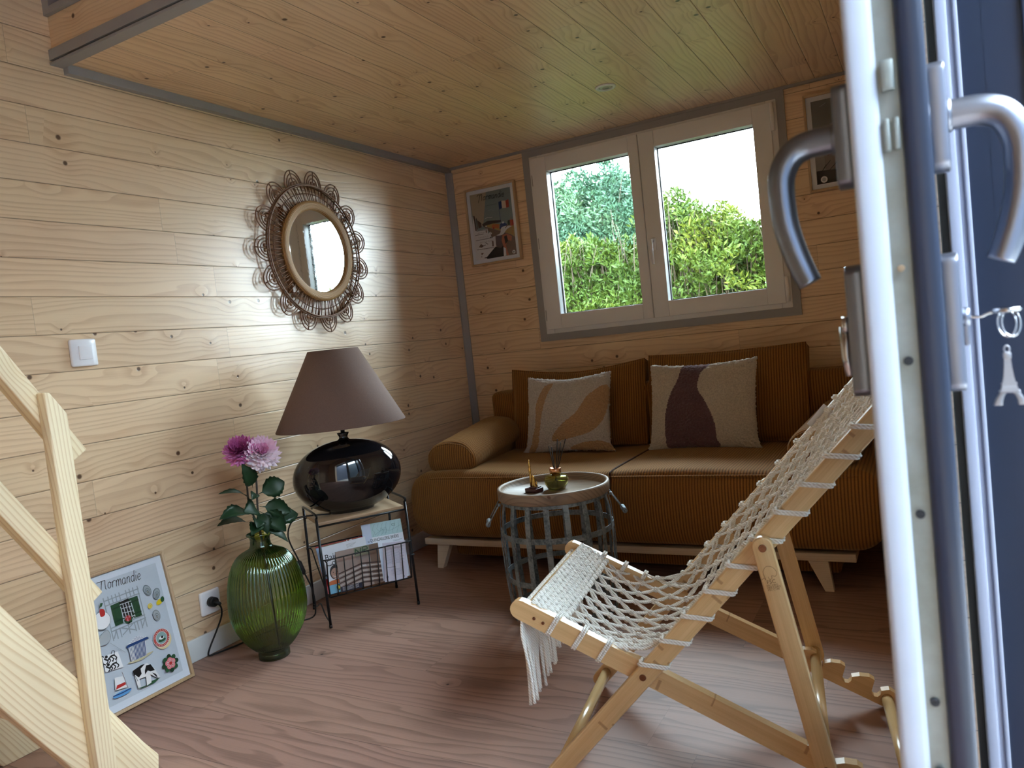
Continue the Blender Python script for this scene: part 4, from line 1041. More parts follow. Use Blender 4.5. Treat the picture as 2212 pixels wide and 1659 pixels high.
    for k in range(13):
        t = (k+.3)/13; a.stroke([(P[0][0]+(P[1][0]-P[0][0])*t, P[0][1]), (P[3][0]+(P[2][0]-P[3][0])*t, P[3][1])], .0016 if k < 4 else .0026, BL)
    P = D['roof']; a.poly([(P[0][0], P[0][1]-.004), (P[0][0]-.005, P[0][1]-.02), (P[2][0]+.01, P[2][1]-.015), P[2], P[1]], BL)
    for k in range(4):
        t = .12+k*.22; a.stroke([(P[0][0]+(P[1][0]-P[0][0])*t, P[0][1]+(P[1][1]-P[0][1])*t+.003), (P[2][0]+(P[1][0]-P[2][0])*t, P[2][1]+(P[1][1]-P[2][1])*t+.003)], .0022, W_)
    a.poly(sp2(D['net']), GRL); a.curve(D['net'], .0012, GR, 4, True); a.stroke(D['stick'], .0012, GRL)
    a.poly(D['flag'], W_)
    for nme in ('lion1', 'lion2'):
        P = D[nme]; u0, v0 = P[0]; du_ = P[2][0]-P[0][0]
        a.curve([(u0, v0-.012), (u0+du_*.3, v0-.035), (u0+du_*.6, v0-.015), (u0+du_*.95, v0-.018)], .0045, K)
        a.curve([(u0+du_*.65, v0), (u0+du_*.8, v0+.022), (u0+du_, v0+.012), (u0+du_*.9, v0-.012)], .0015, K)
        for t in (.12, .35, .62, .9): a.curve([(u0+du_*t, v0-.02), (u0+du_*t+.02, v0-.045), (u0+du_*t-.005, v0-.058)], .0032, K)
        a.disc(u0+.03, v0-.005, .018, K, 1, 10); a.stroke([(u0+.005, v0), (u0-.02, v0+.015)], .0025, K)
    a.poly(D['sail'], W_); a.poly(D['sailred'], RD); a.stroke(D['mast'], .0014, BR_)
    P = D['hull']; a.poly(sp2([P[0], ((P[0][0]+P[1][0])/2, (P[0][1]+P[1][1])/2+.012), P[1], P[2], P[3]]), LB); a.stroke([P[0], ((P[0][0]+P[1][0])/2, (P[0][1]+P[1][1])/2-.004), P[1]], .003, BL)
    a.poly(D['grassc'], GN); a.poly(D['cow'], W_)
    for s_ in ('cowb1', 'cowb2', 'cowb3'): a.poly(D[s_], K)
    a.curve([D['cowb1'][0], (D['cowb1'][0][0]+.005, .17), (D['cowb1'][0][0]+.03, .1)], .0012, K)
    (u, v), _ = D['rose']
    for i in range(8): a.disc(u+.075*cos(i*.785), v+.052*sin(i*.785), .042, GN if i % 2 else GD, .75, 12, i*.785)
    for i in range(5): a.disc(u+.038*cos(i*1.257+.3), v+.026*sin(i*1.257+.3), .036, PK, 1, 14)
    for i in range(5): a.disc(u+.038*cos(i*1.257+.3), v+.026*sin(i*1.257+.3), .014, W_, 1, 10); a.disc(u+.038*cos(i*1.257+.3), v+.026*sin(i*1.257+.3), .009, RD, 1, 10)
    a.disc(u, v, .02, RD, 1, 10)
    a.poly(D['appleleaf'], GN); (u, v), _ = D['face']; a.disc(u-.01, v+.01, .105, GR, 1., 28); a.disc(u-.01, v+.01, .101, W_, 1., 28); a.poly(sp2(D['appler']), RD)
poster('framed_poster', 'framed poster of small coast drawings leaning on the left wall by the socket', (.093, -2.320, .001), (rad(-10.5), 0, rad(90)), .305, .408, .009, .030, paint_lean, 'framed posters')
D3 = ART_left
def paint_left(a):
    D = D3
    a.rect(0, 1, 0, 1, TL); a.poly(D['beige'], BE)
    a.poly(D['hill'], ink('dark_hill', (62, 52, 52))); a.poly(D['sand'], ink('mustard', (186, 154, 92))); a.poly(D['o1'], OR); a.poly(D['b1'], BL); a.poly(D['g1'], GD); a.poly(D['r1'], RD)
    a.disc(.75, .50, .03, W_, .7, 10); a.disc(.33, .49, .018, W_, 1, 10); a.disc(.51, .44, .02, RD, 1.2, 10)
    a.poly(D['path'], BR_); a.poly(D['white'], W_)
    for k in ('cab1', 'cab2', 'cab3'): a.poly(D[k], ink('dark_brown', (70, 52, 48)))
    for k in ('l1', 'l2', 'l3', 'l4'): a.stroke(D[k], .0022, K)
    u, v = D['l1'][0]
    for (uu, vv, n_) in ((.18, .33, 9), (.2, .255, 12), (.2, .145, 12), (.15, .40, 9)):
        for i in range(n_): a.stroke([(uu-.05+.028*i, vv), (uu-.05+.028*i+(.008 if i % 2 else -.006), vv+.016)], .0012, BR_)
    for k in ('d1', 'd2', 'd3', 'd4'): a.poly(D[k], BR_)
    a.curve([(.14, .22), (.2, .2), (.28, .215)], .003, K); a.disc(.42, .31, .012, K, 1.5, 8); a.disc(.15, .045, .012, K, 1, 8); a.stroke([(.22, .02), (.27, .022)], .004, K); a.stroke([(.28, .25), (.34, .215)], .003, K)
    a.disc(.45, .37, .012, W_, 1.8, 8)
    a.poly(D['bag'], ink('mauve', (104, 88, 92))); a.poly(D['body'], SK); a.poly(D['top'], K); a.poly(D['whitest'], W_); a.poly(D['dress'], ink('night', (16, 16, 28)))
    a.poly(sp2(D['hat']), W_); a.stroke([(.80, .41), (.88, .455)], .004, BR_)
    a.stroke(D['pole'], .0022, BL); a.poly(D['flb'], BL); a.poly(D['flw'], ink('cream', (226, 206, 190))); a.poly(D['flr'], ink('brick_red', (176, 70, 56)))
    a.stroke([(.96, .56), (.96, .30)], .0018, OR)
    (u, v), (u1, _) = D['logo']; a.disc(u, v, .038, W_, 1, 20); a.disc(u, v, .018, GR, 1, 14)
    a.curve([(.32, .60), (.40, .615), (.48, .605), (.52, .61)], .002, W_); a.curve([(.42, .71), (.5, .72), (.58, .70)], .0015, GRL)
    script_title(a, D['text'][0], D['text'][1], .052, K, .0026)
    a.text('CAPITALE DU LITTORAL', D['sub'][0][0], D['sub'][0][1], .0068, ink('dark_grey', (74, 84, 86)), xs=.93)
poster('framed_poster', 'framed poster with flag and woman in white hat, left of the window', (.099, -.0005, 1.366), (0, 0, 0), .307, .408, .010, .030, paint_left, 'framed posters')
D4 = ART_right
def paint_right(a):
    D = D4
    a.rect(0, 1, 0, 1, ink('poster_grey', (120, 120, 116))); a.poly(D['walll'], ink('wall_grey', (150, 146, 144))); a.poly(D['wallh'], ink('wall_shade', (136, 126, 124))); a.poly(D['cream'], ink('cream2', (190, 172, 156)))
    a.poly(D['green'], ink('olive', (60, 62, 48))); a.poly(D['roof'], ink('rose_red', (160, 70, 82)))
    a.poly([D['roof'][3], (D['roof'][2][0], D['roof'][2][1]), (D['roof'][2][0]-.01, D['roof'][2][1]-.015), (D['roof'][3][0], D['roof'][3][1]-.016)], ink('wine', (110, 26, 44)))
    a.poly(D['dark'], ink('night', (16, 16, 28))); a.poly(D['red1'], ink('coral', (200, 84, 86))); a.poly(D['red2'], ink('crimson', (160, 40, 52)))
    for k in ('reed1', 'reed2', 'reed3'): a.stroke(D[k], .0025, K)
    a.curve(D['bird'][:3], .0016, GRL)
    a.curve([(p[0], p[1]-.02) for p in D['script']], .0028, K)
    (u, v), _ = D['logo']; a.disc(u+.01, v, .055, W_, 1, 20); a.disc(u+.01, v, .032, GRL, 1, 16)
poster('framed_poster', 'framed poster partly hidden by the door handle, right of the window', (1.818, -.0005, 1.440), (0, 0, 0), .307, .408, .010, .030, paint_right, 'framed posters')

# ---------------------------------------------------------------- magazines in the basket (rack space)
MR = Matrix.Translation(rack.location) @ Matrix.Rotation(RA, 4, 'Z')
def mag(label, x, y, z, tilt, roll, w, h, t, base, paint=None, name='magazine', cat='magazine'):
    """lower left corner of the cover at x,y,z in rack space; tilt leans back, roll turns in the cover plane"""
    M = MR @ Matrix.Translation((x, y, z)) @ Matrix.Rotation(tilt, 4, 'X') @ Matrix.Rotation(roll, 4, 'Y')
    root = thing(name, label, cat, M.to_translation(), M.to_euler(), 'papers in the magazine basket')
    box(0, w, 0, t, 0, h, bev=min(.0008, t*.3)).done('pages', base, root)
    if paint:
        a = Art(w, h, 0, 0, -.00015); paint(a); a.done('cover', root)
    return root
PW = ink('paper_white', (236, 240, 248)); PR = ink('cover_red', (176, 26, 42)); PG = ink('paper_lilac', (226, 224, 240))
def c_red(a):
    a.rect(0, 1, 0, 1, PR); a.rect(.12, .86, .83, .985, ink('dry_grass', (128, 112, 70)))
    for i in range(9): a.disc(.2+.07*i, .91+.03*sin(i*2), .04, (SD, BR_, GD)[i % 3], .7, 8, i)
    a.rect(0, .14, .3, .97, ink('sky_print', (150, 180, 216))); a.disc(.09, .88, .05, OR, .9, 12); a.text('19', .55, .88, .03, W_)
mag('red-edged magazine with a photo strip, rearmost in the basket', -.160, -.092, .112, rad(-27), rad(-1), .20, .178, .004, PR, c_red)
def c_map(a):
    a.rect(0, 1, 0, 1, PW); a.rect(.22, 1, .76, 1, ink('mint_print', (184, 214, 218))); a.rect(0, .22, .0, 1, ink('bluewhite', (206, 216, 236)))
    LN = ink('map_line', (110, 150, 156))
    for i in range(7):
        a.curve([(.25+.1*i, .77), (.3+.1*i+.04*sin(i), .84), (.26+.11*i, .89), (.33+.1*i, .98)], .0007, LN)
        if i < 5: a.stroke([(.46+.035*i, .79), (.46+.035*i, .90)], .0008, LN)
    a.curve([(.3, .79), (.5, .86), (.7, .83), (.95, .89)], .0008, LN); a.text('C2', .74, .90, .012, ink('map_dark', (70, 100, 106)))
    a.text('la', .10, .685, .010, K); a.text('QUINCAILLERIE BRIÈRE', .16, .685, .0165, K, xs=.66)
    a.stroke([(.72, .65), (.95, .65)], .0008, GR); a.stroke([(.72, .635), (.9, .635)], .0008, GR)
mag('pale folded map with blue-green drawing, sticking up highest in the basket', .001, -.098, .112, rad(-17), rad(2), .156, .218, .003, PW, c_map, 'folded_map', 'map')
def c_baie(a):
    a.rect(0, 1, 0, 1, PW); a.text('Baie du', .03, .70, .032, K, xs=.9); a.text('Cotentin', .03, .575, .032, K, xs=.9)
    for i in range(4): a.stroke([(.55, .93-.022*i), (.78-.03*i, .93-.022*i)], .0007, GR)
    a.rect(.0, .42, .0, .18, ink('aqua', (120, 180, 210))); a.rect(0, .42, .18, .27, OR)
    a.disc(.2, .42, .13, ink('hair', (50, 40, 42)), 1.25, 20); a.disc(.19, .40, .095, ink('face', (190, 150, 132)), 1.25, 20); a.curve([(.13, .36), (.19, .335), (.25, .365)], .0016, W_)
    a.disc(.15, .43, .010, K, 1, 8); a.disc(.24, .43, .010, K, 1, 8); a.disc(.19, .395, .012, ink('nose', (168, 122, 106)), 1.4, 8)
    a.rect(0, .42, .18, .255, OR); a.stroke([(0, .26), (.2, .29), (.42, .25)], .002, W_); a.disc(.2, .1, .05, GN, 1.3, 12); a.disc(.2, .1, .028, YE, 1.3, 10)
mag('white brochure with a smiling child, left in the basket', -.148, -.104, .112, rad(-14), rad(-2), .165, .170, .004, PW, c_baie, 'brochure', 'brochure')
def c_clip(a): a.rect(0, 1, 0, 1, ink('clip_grey', (90, 92, 96)))
def c_nr(a):
    a.rect(0, 1, 0, 1, ink('beige_photo', (168, 150, 142))); a.rect(.42, .78, .78, 1, ink('olive_paper', (136, 138, 120)))
    a.rect(.78, 1, .0, 1, ink('tan', (128, 106, 92)))
    a.stroke([(.44, .82), (.46, .96)], .0035, GN); a.stroke([(.46, .96), (.56, .83)], .0035, GN); a.stroke([(.56, .83), (.58, .97)], .0035, GN); a.curve([(.62, .84), (.63, .97), (.72, .97), (.73, .91), (.64, .90), (.74, .83)], .003, GN)
    for i in range(4): a.stroke([(.44, .765-.022*i), (.76-.03*(i % 2), .765-.022*i)], .0009, GR)
    S1, S2 = ink('page_edge', (196, 186, 180)), ink('page_gap', (84, 66, 62))
    for i in range(9):
        v0 = .60-.058*i; a.poly([(0, v0-.13), (.55, v0), (1, v0-.06), (1, v0-.095), (.55, v0-.04), (0, v0-.16)], S1 if i % 2 else S2)
    a.rect(0, .5, 0, .13, ink('navy_block', (40, 42, 60)))
    for i in range(4): a.stroke([(.04, .11-.024*i), (.42, .11-.024*i)], .0008, W_)
    a.text('NIVREL', .5, .50, .008, W_)
def c_nr2(a):
    c_nr(a)
mag('beige catalogue with green NR letters, front of the basket', -.112, -.112, .112, rad(-7), rad(0), .160, .146, .005, ink('spine', (200, 196, 190)), c_nr2, 'catalogue', 'catalogue')
def c_let(a):
    a.rect(0, 1, 0, 1, PG); LN = ink('letter_line', (150, 150, 176)); a.stroke([(.15, .93), (.9, .93)], .003, LN)
    for i in range(16): a.stroke([(.12, .87-.028*i), (.9-.1*((i*7) % 3), .87-.028*i)], .0007, LN)
    a.stroke([(.1, .36), (.5, .36)], .0012, ink('letter_dark', (70, 70, 90)))
    for i in range(6): a.stroke([(.3, .3-.03*i), (.8, .3-.03*i)], .0007, LN)
    a.disc(.12, .12, .05, LN, 1, 12); a.disc(.85, .08, .03, LN, 1, 12)
mag('folded lilac letters standing at the right end of the basket', .052, -.114, .110, rad(-5), rad(5), .088, .143, .005, PG, c_let, 'folded_letter', 'letter')

# ---------------------------------------------------------------- vase with dahlias
M_vase = NT('green_glass'); lwt = M_vase.n('LayerWeight'); lwt.inputs[0].default_value = .35
cM = M_vase.mix(lwt.outputs['Facing'], (.50, .53, .13), (.04, .13, .06))
tr = M_vase.n('BsdfTransparent'); M_vase.put(tr.inputs[0], cM)
gl = M_vase.n('BsdfGlossy'); gl.inputs['Roughness'].default_value = .09; M_vase.put(gl.inputs[0], (.75, .95, .8))
fz = M_vase.n('Fresnel'); fz.inputs[0].default_value = 1.95
mx = M_vase.n('MixShader'); M_vase.put(mx.inputs[0], fz.outputs[0]); M_vase.t.links.new(tr.outputs[0], mx.inputs[1]); M_vase.t.links.new(gl.outputs[0], mx.inputs[2])
df = M_vase.n('BsdfDiffuse'); df.inputs[0].default_value = (.035, .05, .012, 1); mx2 = M_vase.n('MixShader'); mx2.inputs[0].default_value = .08
M_vase.t.links.new(mx.outputs[0], mx2.inputs[1]); M_vase.t.links.new(df.outputs[0], mx2.inputs[2]); M_vase.t.links.new(mx2.outputs[0], M_vase.t.nodes['Material Output'].inputs[0]); M_vase = M_vase.m
vase = thing('glass_vase', 'tall ribbed green glass vase on the floor by the socket', 'vase', (.258, -1.818, 0))
prof_o = [(.046, 0), (.050, .003), (.050, .020), (.047, .026)] + [(.047 + .0755*sin(pi*(t**.86)*.5)**.92, .026+.155*t) for t in [i/14 for i in range(1, 15)]] + [(.1225*cos(t*pi/2*.86)**.72 + .0, .181 + .178*sin(t*pi/2*.98)) for t in [i/16 for i in range(1, 15)]]
rl = prof_o[-1]
prof_o += [(.038, .366), (.033, .376), (.031, .392), (.033, .403), (.041, .409), (.042, .413), (.039, .415)]
prof_o = [p for i, p in enumerate(prof_o) if i == 0 or p[1] > prof_o[i-1][1]-.0001]
NS = 240
def ribbed(prof, off=0.):
    rings = []
    for r, z in prof:
        amp = .0019*min(1, max(0, (z-.03)/.03))*min(1, max(0, (.37-z)/.02))
        rings.append([Vector((cos(2*pi*j/NS)*(r-off+amp*cos(2*pi*j/4.0)), sin(2*pi*j/NS)*(r-off+amp*cos(2*pi*j/4.0)), z)) for j in range(NS)])
    return rings
b = MB(); b.ring_loft(ribbed(prof_o), caps=False)
b.face(list(reversed([v for v in b.bm.verts][:NS]))); vb = b.done('vase_body', M_vase, vase)
b = MB(); b.lathe([(.0, .004), (.045, .004), (.047, .010), (.045, .022), (.0, .024)], 40); b.done('foot', plain('dark_green_glass', (.012, .05, .035), .06, 0., Transmission_Weight=.3), vase)
M_stem = plain('dahlia_stem', sr(52, 44, 38), .55); M_dleaf = NT('dahlia_leaf'); v = M_dleaf.noise(M_dleaf.obj(), 30, 3)
M_dleaf.put(M_dleaf.b.inputs['Base Color'], M_dleaf.mix(v, (.012, .045, .018), (.03, .085, .032))); M_dleaf.b.inputs['Roughness'].default_value = .42; M_dleaf = M_dleaf.m
def petal_mat(name, c0, c1):
    t = NT(name); at = t.n('Attribute'); at.attribute_name = 'tone'
    t.put(t.b.inputs['Base Color'], t.mix(at.outputs['Fac'], c0, c1)); t.b.inputs['Roughness'].default_value = .6
    t.b.inputs['Subsurface Weight'].default_value = .15; t.b.inputs['Subsurface Radius'].default_value = (.01, .005, .005); return t.m
M_mag = petal_mat('magenta_petal', sr(150, 40, 110), sr(236, 150, 210)); M_pkw = petal_mat('pink_white_petal', sr(214, 120, 176), sr(246, 234, 240))
def bloom(parent, c, nrm, r, mat, seed, layers, tonef):
    R = random.Random(seed); nrm = Vector(nrm).normalized(); q = Vector((0, 0, 1)).rotation_difference(nrm)
    vs_, fs_, tone = [], [], []
    for li, (cnt, el, ln, wd, lift) in enumerate(layers):
        for k in range(cnt):
            az = 2*pi*(k + .5*(li % 2))/cnt + R.uniform(-.12, .12); e = el + R.uniform(-.10, .10); L = ln*r*R.uniform(.9, 1.12); w = wd*r*R.uniform(.9, 1.1)
            d = Vector((cos(az)*cos(e), sin(az)*cos(e), sin(e))); s_ = Vector((-sin(az), cos(az), 0)); up = d.cross(s_)*-1
            base = Vector((cos(az), sin(az), 0))*r*.10 + Vector((0, 0, lift*r)); k0 = len(vs_)
            rows = [(0, .35, 0), (.3, .85, .04), (.6, 1., .05), (.85, .7, .02), (1.0, .12, -.05)]
            for (t, wf, b_) in rows:
                for sgn in (-1, 0, 1):
                    p = base + d*L*t + s_*sgn*w*.5*wf + up*(b_*L*1.2 + (.10*w if sgn else -.06*w))
                    vs_.append(c + (q @ p)); tone.append(min(1, max(0, tonef(li, t, (q @ p).z/r) + R.uniform(-.08, .08))))
            for i in range(len(rows)-1):
                for j in range(2): a_ = k0+i*3+j; fs_.append((a_, a_+1, a_+4, a_+3))
    me = bpy.data.meshes.new('bloom'); me.from_pydata([tuple(v) for v in vs_], [], fs_)
    at = me.attributes.new('tone', 'FLOAT', 'POINT'); at.data.foreach_set('value', tone); me.materials.append(mat)
    for p in me.polygons: p.use_smooth = True
    o = bpy.data.objects.new('bloom', me); col.objects.link(o); o.parent = parent; return o
LAY = [(9, 1.3, .40, .24, .16), (12, 1.08, .55, .28, .14), (15, .85, .70, .30, .11), (18, .62, .84, .32, .08), (20, .4, .94, .34, .04), (20, .17, 1.0, .34, 0), (20, -.06, 1.0, .35, -.04), (18, -.3, .98, .35, -.08), (15, -.58, .92, .35, -.12), (12, -.9, .8, .33, -.16)]
def leaf(parent, p0, p1, wd, nrm=(.4, -.3, .85), droop=.12, seed=0):
    p0, p1 = Vector(p0), Vector(p1); ax = p1-p0; L = ax.length; d = ax.normalized(); nn = Vector(nrm); nn = (nn - d*nn.dot(d)).normalized(); s_ = d.cross(nn)
    b = MB(); R = random.Random(seed); rows = []
    N_ = 14
    for i in range(N_+1):
        t = i/N_
        if t < .14: wf = .03
        else:
            u = (t-.14)/.86; wf = max(.01, (sin(pi*u**.72))**.9*(1+.16*(i % 2)))
        c = p0 + d*L*t + nn*(sin(pi*t)*L*droop - t*t*L*.06)
        rows.append([c + s_*wd*.5*wf*k + nn*(abs(k)*wd*.10*wf) for k in (-1, -.5, 0, .5, 1)])
    V = [[b.bm.verts.new(p) for p in r] for r in rows]
    for i in range(N_):
        for j in range(4):
            f = b.face([V[i][j], V[i][j+1], V[i+1][j+1], V[i+1][j]]); 
            if f: f.smooth = True
    bmesh.ops.solidify(b.bm, geom=list(b.bm.faces), thickness=.0006)
    return b.done('leaf', M_dleaf, parent)
def px_(x, y, dx=0.):
    return Vector((.25+dx, -1.816 + .0018*(x-540) - .00022*(y-1020), .615 - .00165*(y-1020) - .00066*(x-540)))
def dahlia(label, bl_px, dx, r, nrm, mat, seed, tonef, leaves, stem_px):
    c = px_(*bl_px, dx); root = thing('dahlia', label, 'flower', (.262, -1.818, .10), (0, 0, 0), 'dahlias in the green vase')
    o = Vector(root.location); cc = c - o
    b = MB(); pts = [Vector((.012*(seed % 3-1), .01, -.07))] + [Vector((0, .004*(seed % 2), .285))] + [px_(x, y, dx*.6) - o for x, y in stem_px] + [cc - Vector(nrm).normalized()*r*.25]
    b.tube(smooth_path(pts, 6), .0032, 8); b.done('stem', M_stem, root)
    bloom(root, cc, nrm, r, mat, seed, LAY, tonef)
    for k, (a, a2, w, ddx, nn) in enumerate(leaves): leaf(root, px_(*a, ddx*.3) - o, px_(*a2, ddx) - o, w, nn, seed=k)
    return root
dahlia('magenta dahlia behind the pale one, leaning left in the green vase', (534, 978), -.03, .050, (.35, -.55, .75), M_mag, 11, lambda li, t, z: .15 + .6*t*(li > 3) + .25*(li > 5), [
    ((541, 1050), (510, 1010), .048, .03, (.9, -.4, .2)), ((541, 1075), (474, 1068), .040, .0, (.3, -.2, .95)), ((538, 1104), (458, 1116), .066, .04, (.45, -.2, .85)), ((545, 1090), (503, 1100), .060, .05, (.8, -.4, .4)), ((540, 1120), (478, 1128), .055, -.02, (.3, 0, .95)), ((542, 1060), (520, 1075), .030, .05, (.8, -.4, .3)), ((543, 1112), (520, 1128), .045, .07, (.8, -.3, .3))], [(546, 1085), (541, 1045), (534, 1000)])
dahlia('pale pink and white dahlia, larger and nearer in the green vase', (558, 980), .015, .057, (.62, -.35, .62), M_pkw, 5, lambda li, t, z: (.25 + .35*t if z > .12 else .9) if li > 1 else .2, [
    ((552, 1062), (612, 1026), .066, .02, (.8, -.5, .2)), ((552, 1085), (610, 1088), .060, .05, (.75, -.5, .4)), ((556, 1122), (650, 1084), .076, .01, (.7, -.3, .6)), ((550, 1095), (592, 1128), .064, .06, (.8, -.3, .4)), ((548, 1095), (548, 1138), .045, .06, (.9, -.4, .2)), ((545, 1125), (592, 1148), .045, .07, (.7, 0, .7)), ((545, 1120), (508, 1142), .045, .07, (.7, -.2, .7))], [(551, 1090), (550, 1050), (549, 1010)])

# ---------------------------------------------------------------- deck chair with knotted net
M_bam = wood('bamboo', 'X', 'Z', 1., 0, sr(214, 172, 116), sr(178, 132, 80), knot=sr(150, 104, 60), knots=.0, rings=.25, ringf=260, groove=False, rough=.32, bump=.06, spec=.5)
def bamboo_for(name, ang):
    """bamboo with the grain along the direction ang in the chair's side plane"""
    t = NT(name); P = t.sep(t.obj()); ca, sa = cos(ang), sin(ang)
    A = t.ma('ADD', t.ma('MULTIPLY', P[0], ca), t.ma('MULTIPLY', P[2], sa)); Bq = t.ma('ADD', t.ma('MULTIPLY', P[0], -sa), t.ma('MULTIPLY', P[2], ca))
    fib = t.noise(t.xyz(t.ma('MULTIPLY', A, 9.), t.ma('MULTIPLY', Bq, 420.), t.ma('MULTIPLY', P[1], 420.)), 1., 3., .6)
    strip = t.ma('FLOOR', t.ma('MULTIPLY', Bq, 130.)); r = t.rnd(strip)
    ph = t.ma('ADD', t.ma('MULTIPLY', A, 5.5), t.ma('MULTIPLY', t.rnd(t.ma('FLOOR', t.ma('MULTIPLY', Bq, 45.))), 5.)); fr = t.ma('FRACT', ph)
    node = t.ma('MULTIPLY', t.ss(fr, .0, .018), t.ss(fr, .05, .035)) ; node = t.ma('MULTIPLY', node, t.ma('GREATER_THAN', t.noise(t.xyz(A, 0, 0), 9., 0), .5))
    f = t.ma('ADD', t.ma('MULTIPLY', fib, .7), t.ma('MULTIPLY', r, .25), clamp=True)
    c = t.mix(f, sr(228, 194, 144), sr(190, 148, 98)); c = t.mix(t.ma('MULTIPLY', node, .6), c, sr(140, 96, 54))
    t.put(t.b.inputs['Base Color'], c); t.b.inputs['Roughness'].default_value = .33
    t.bump(fib, .06, .001); return t.m
TH, CW = .152, .47
ch = thing('deck_chair', 'bamboo deck chair with white knotted rope net seat in the foreground', 'chair', (1.451, -2.191, 0), (0, 0, TH))
def plank(name, p, q, l0, l1, w, mat, ends=(1, 1), notch=None):
    p, q = Vector(p), Vector(q); d = (q-p).normalized(); n_ = Vector((-d.y, d.x)); h = w/2; poly = []
    for i in range(9):
        a = -pi/2 - pi*i/8; r = h if ends[0] else h
        poly.append(p + d*cos(a)*h*(1 if ends[0] else .25) + n_*sin(a)*h)
    for i in range(9):
        a = pi/2 - pi*i/8; poly.append(q + d*cos(a)*h*(1 if ends[1] else .25) + n_*sin(a)*h)
    b = MB(); b.prism([(v_.x, v_.y) for v_ in poly], 'y', l0, l1, bev=.003)
    return b.done(name, mat, ch)
foot, P1, P3, P4, P5, P6 = Vector((0, .022)), Vector((-.021, .379)), Vector((.221, .261)), Vector((.469, .526)), Vector((.545, .115)), Vector((.694, .024))
dA = (P4-foot).normalized(); dB = (P6-P1).normalized(); dC = (P5-P4).normalized()
topA = foot + dA*1.085
M_bA = bamboo_for('bamboo_rail', math.atan2(dA.y, dA.x)); M_bB = bamboo_for('bamboo_seat_rail', math.atan2(dB.y, dB.x)); M_bC = bamboo_for('bamboo_prop', math.atan2(dC.y, dC.x))
T_ = .020
for far in (0, 1):
    s_ = -1 if far == 0 else 1; c0 = 0 if far == 0 else CW
    def L_(k): 
        a, b_ = c0 + s_*(k*(T_+.001) - T_/2), c0 + s_*(k*(T_+.001) + T_/2)
        return (min(a, b_), max(a, b_))
    rail = plank('back_rail', foot, topA, *L_(0), .038, M_bA)
    # seat rail with the notched rear part
    b = MB(); n_ = Vector((-dB.y, dB.x)); e0, e1 = P1 - dB*.012, P6 + dB*.01; h = .021
    poly = []
    for i in range(9):
        a = -pi/2 - pi*i/8; poly.append(e0 + dB*cos(a)*h + n_*sin(a)*h)
    tot = (e1-e0).length
    u0 = (P5-e0).dot(dB) - .015
    poly.append(e0 + dB*(u0-.02) + n_*h)
    for k in range(3):
        uc = u0 + .068*k
        poly += [e0 + dB*(uc) + n_*(h+.010), e0 + dB*(uc+.012) + n_*(h+.008), e0 + dB*(uc+.016) + n_*(.002)]
        for i in range(5):
            a = pi + pi*i/4; poly.append(e0 + dB*(uc+.026 + cos(a)*.010) + n_*(.002 + sin(a)*.010))
        poly += [e0 + dB*(uc+.036) + n_*.006, e0 + dB*(uc+.034) + n_*.012, e0 + dB*(uc+.048) + n_*(h+.002)]
    for i in range(9):
        a = pi/2 - pi*i/8; poly.append(e1 + dB*cos(a)*h + n_*sin(a)*h)
    lo, hi = L_(-1); b.prism([(v_.x, v_.y) for v_ in poly], 'y', lo, hi)
    bm_ = b.bm; 
    seat_r = b.done('seat_rail', M_bB, ch)
    plank('prop_leg', P4 - dC*.002, P5 + dC*.012, *L_(1), .037, M_bC)
    # screws
    def stud(P, l, r, par=None, nm='screw'):
        b = MB(); b.tube([(P.x, l, P.y), (P.x, l + s_*.0022, P.y)], [r, r*.92], 20); b.tube([(P.x, l + s_*.002, P.y), (P.x, l + s_*.003, P.y)], [r*.55, r*.5], 14)
        b.done(nm, M_copper, ch)
    M_copper = plain('bronze_screw', sr(120, 84, 62), .3, 1.)
    stud(P4, c0 + s_*(T_*1.5+.001), .0072); stud(P3, c0 + s_*(T_*.5), .0068); stud(P5, c0 + s_*(T_*1.5+.001), .006)
    for dd in (.030, .058): stud(P1 + dB*dd*.75 - Vector((0, .002)), c0 + s_*(-T_*.5-.001) , .0035)
def dowel(P, a, b_, r=.0125, nm='dowel'):
    b = MB(); b.tube([(P.x, a, P.y), (P.x, b_, P.y)], r, 18); return b.done(nm, plain('varnished_dowel', sr(206, 172, 122), .22), ch)
dowel(foot + dA*.03, T_*.5, CW-T_*.5); dowel(P5, -T_*1.0, CW+T_*1.0); dowel(P6, T_*1.4, CW-T_*1.4); dowel(topA - dA*.03, T_*.5, CW-T_*.5); dowel(P1 + dB*.006, T_*1.4, CW-T_*1.4, .014, 'front_bar')
# stamp burnt into the prop leg
a = Art(.05, .05, 0, 0, 0); DB = ink('burnt_brown', (120, 84, 48))
a.curve([(.22, .52), (.32, .58), (.36, .50), (.34, .80), (.50, .98), (.70, .92), (.80, .72), (.72, .58), (.60, .62), (.58, .52), (.50, .50), (.46, .60)], .0007, DB)
a.text('FSC', .36, .34, .010, DB); a.text('FSC.ORG', .33, .24, .005, DB); a.text('MIX CARD', .33, .16, .005, DB); a.text('FSC C148', .33, .08, .005, DB)
ang = math.atan2(-dC.x, -dC.y)   # leg leans
cst = P4 + dC*.055
Ms = Matrix.Translation((cst.x-.027, -(T_*1.5+.0013), cst.y-.028))
Mr = Matrix.Translation((.025, 0, .025)) @ Matrix.Rotation(math.atan2(-dC.x, -dC.y), 4, 'Y') @ Matrix.Translation((-.025, 0, -.025))
a.done('stamp', ch, M=Ms @ Mr)
M_ropew = NT('white_cotton_rope'); v = M_ropew.noise(M_ropew.obj(), 350, 2); v2 = M_ropew.n('TexWave'); 
M_ropew.put(v2.inputs['Vector'], M_ropew.obj()); v2.inputs['Scale'].default_value = 90; v2.bands_direction = 'DIAGONAL'
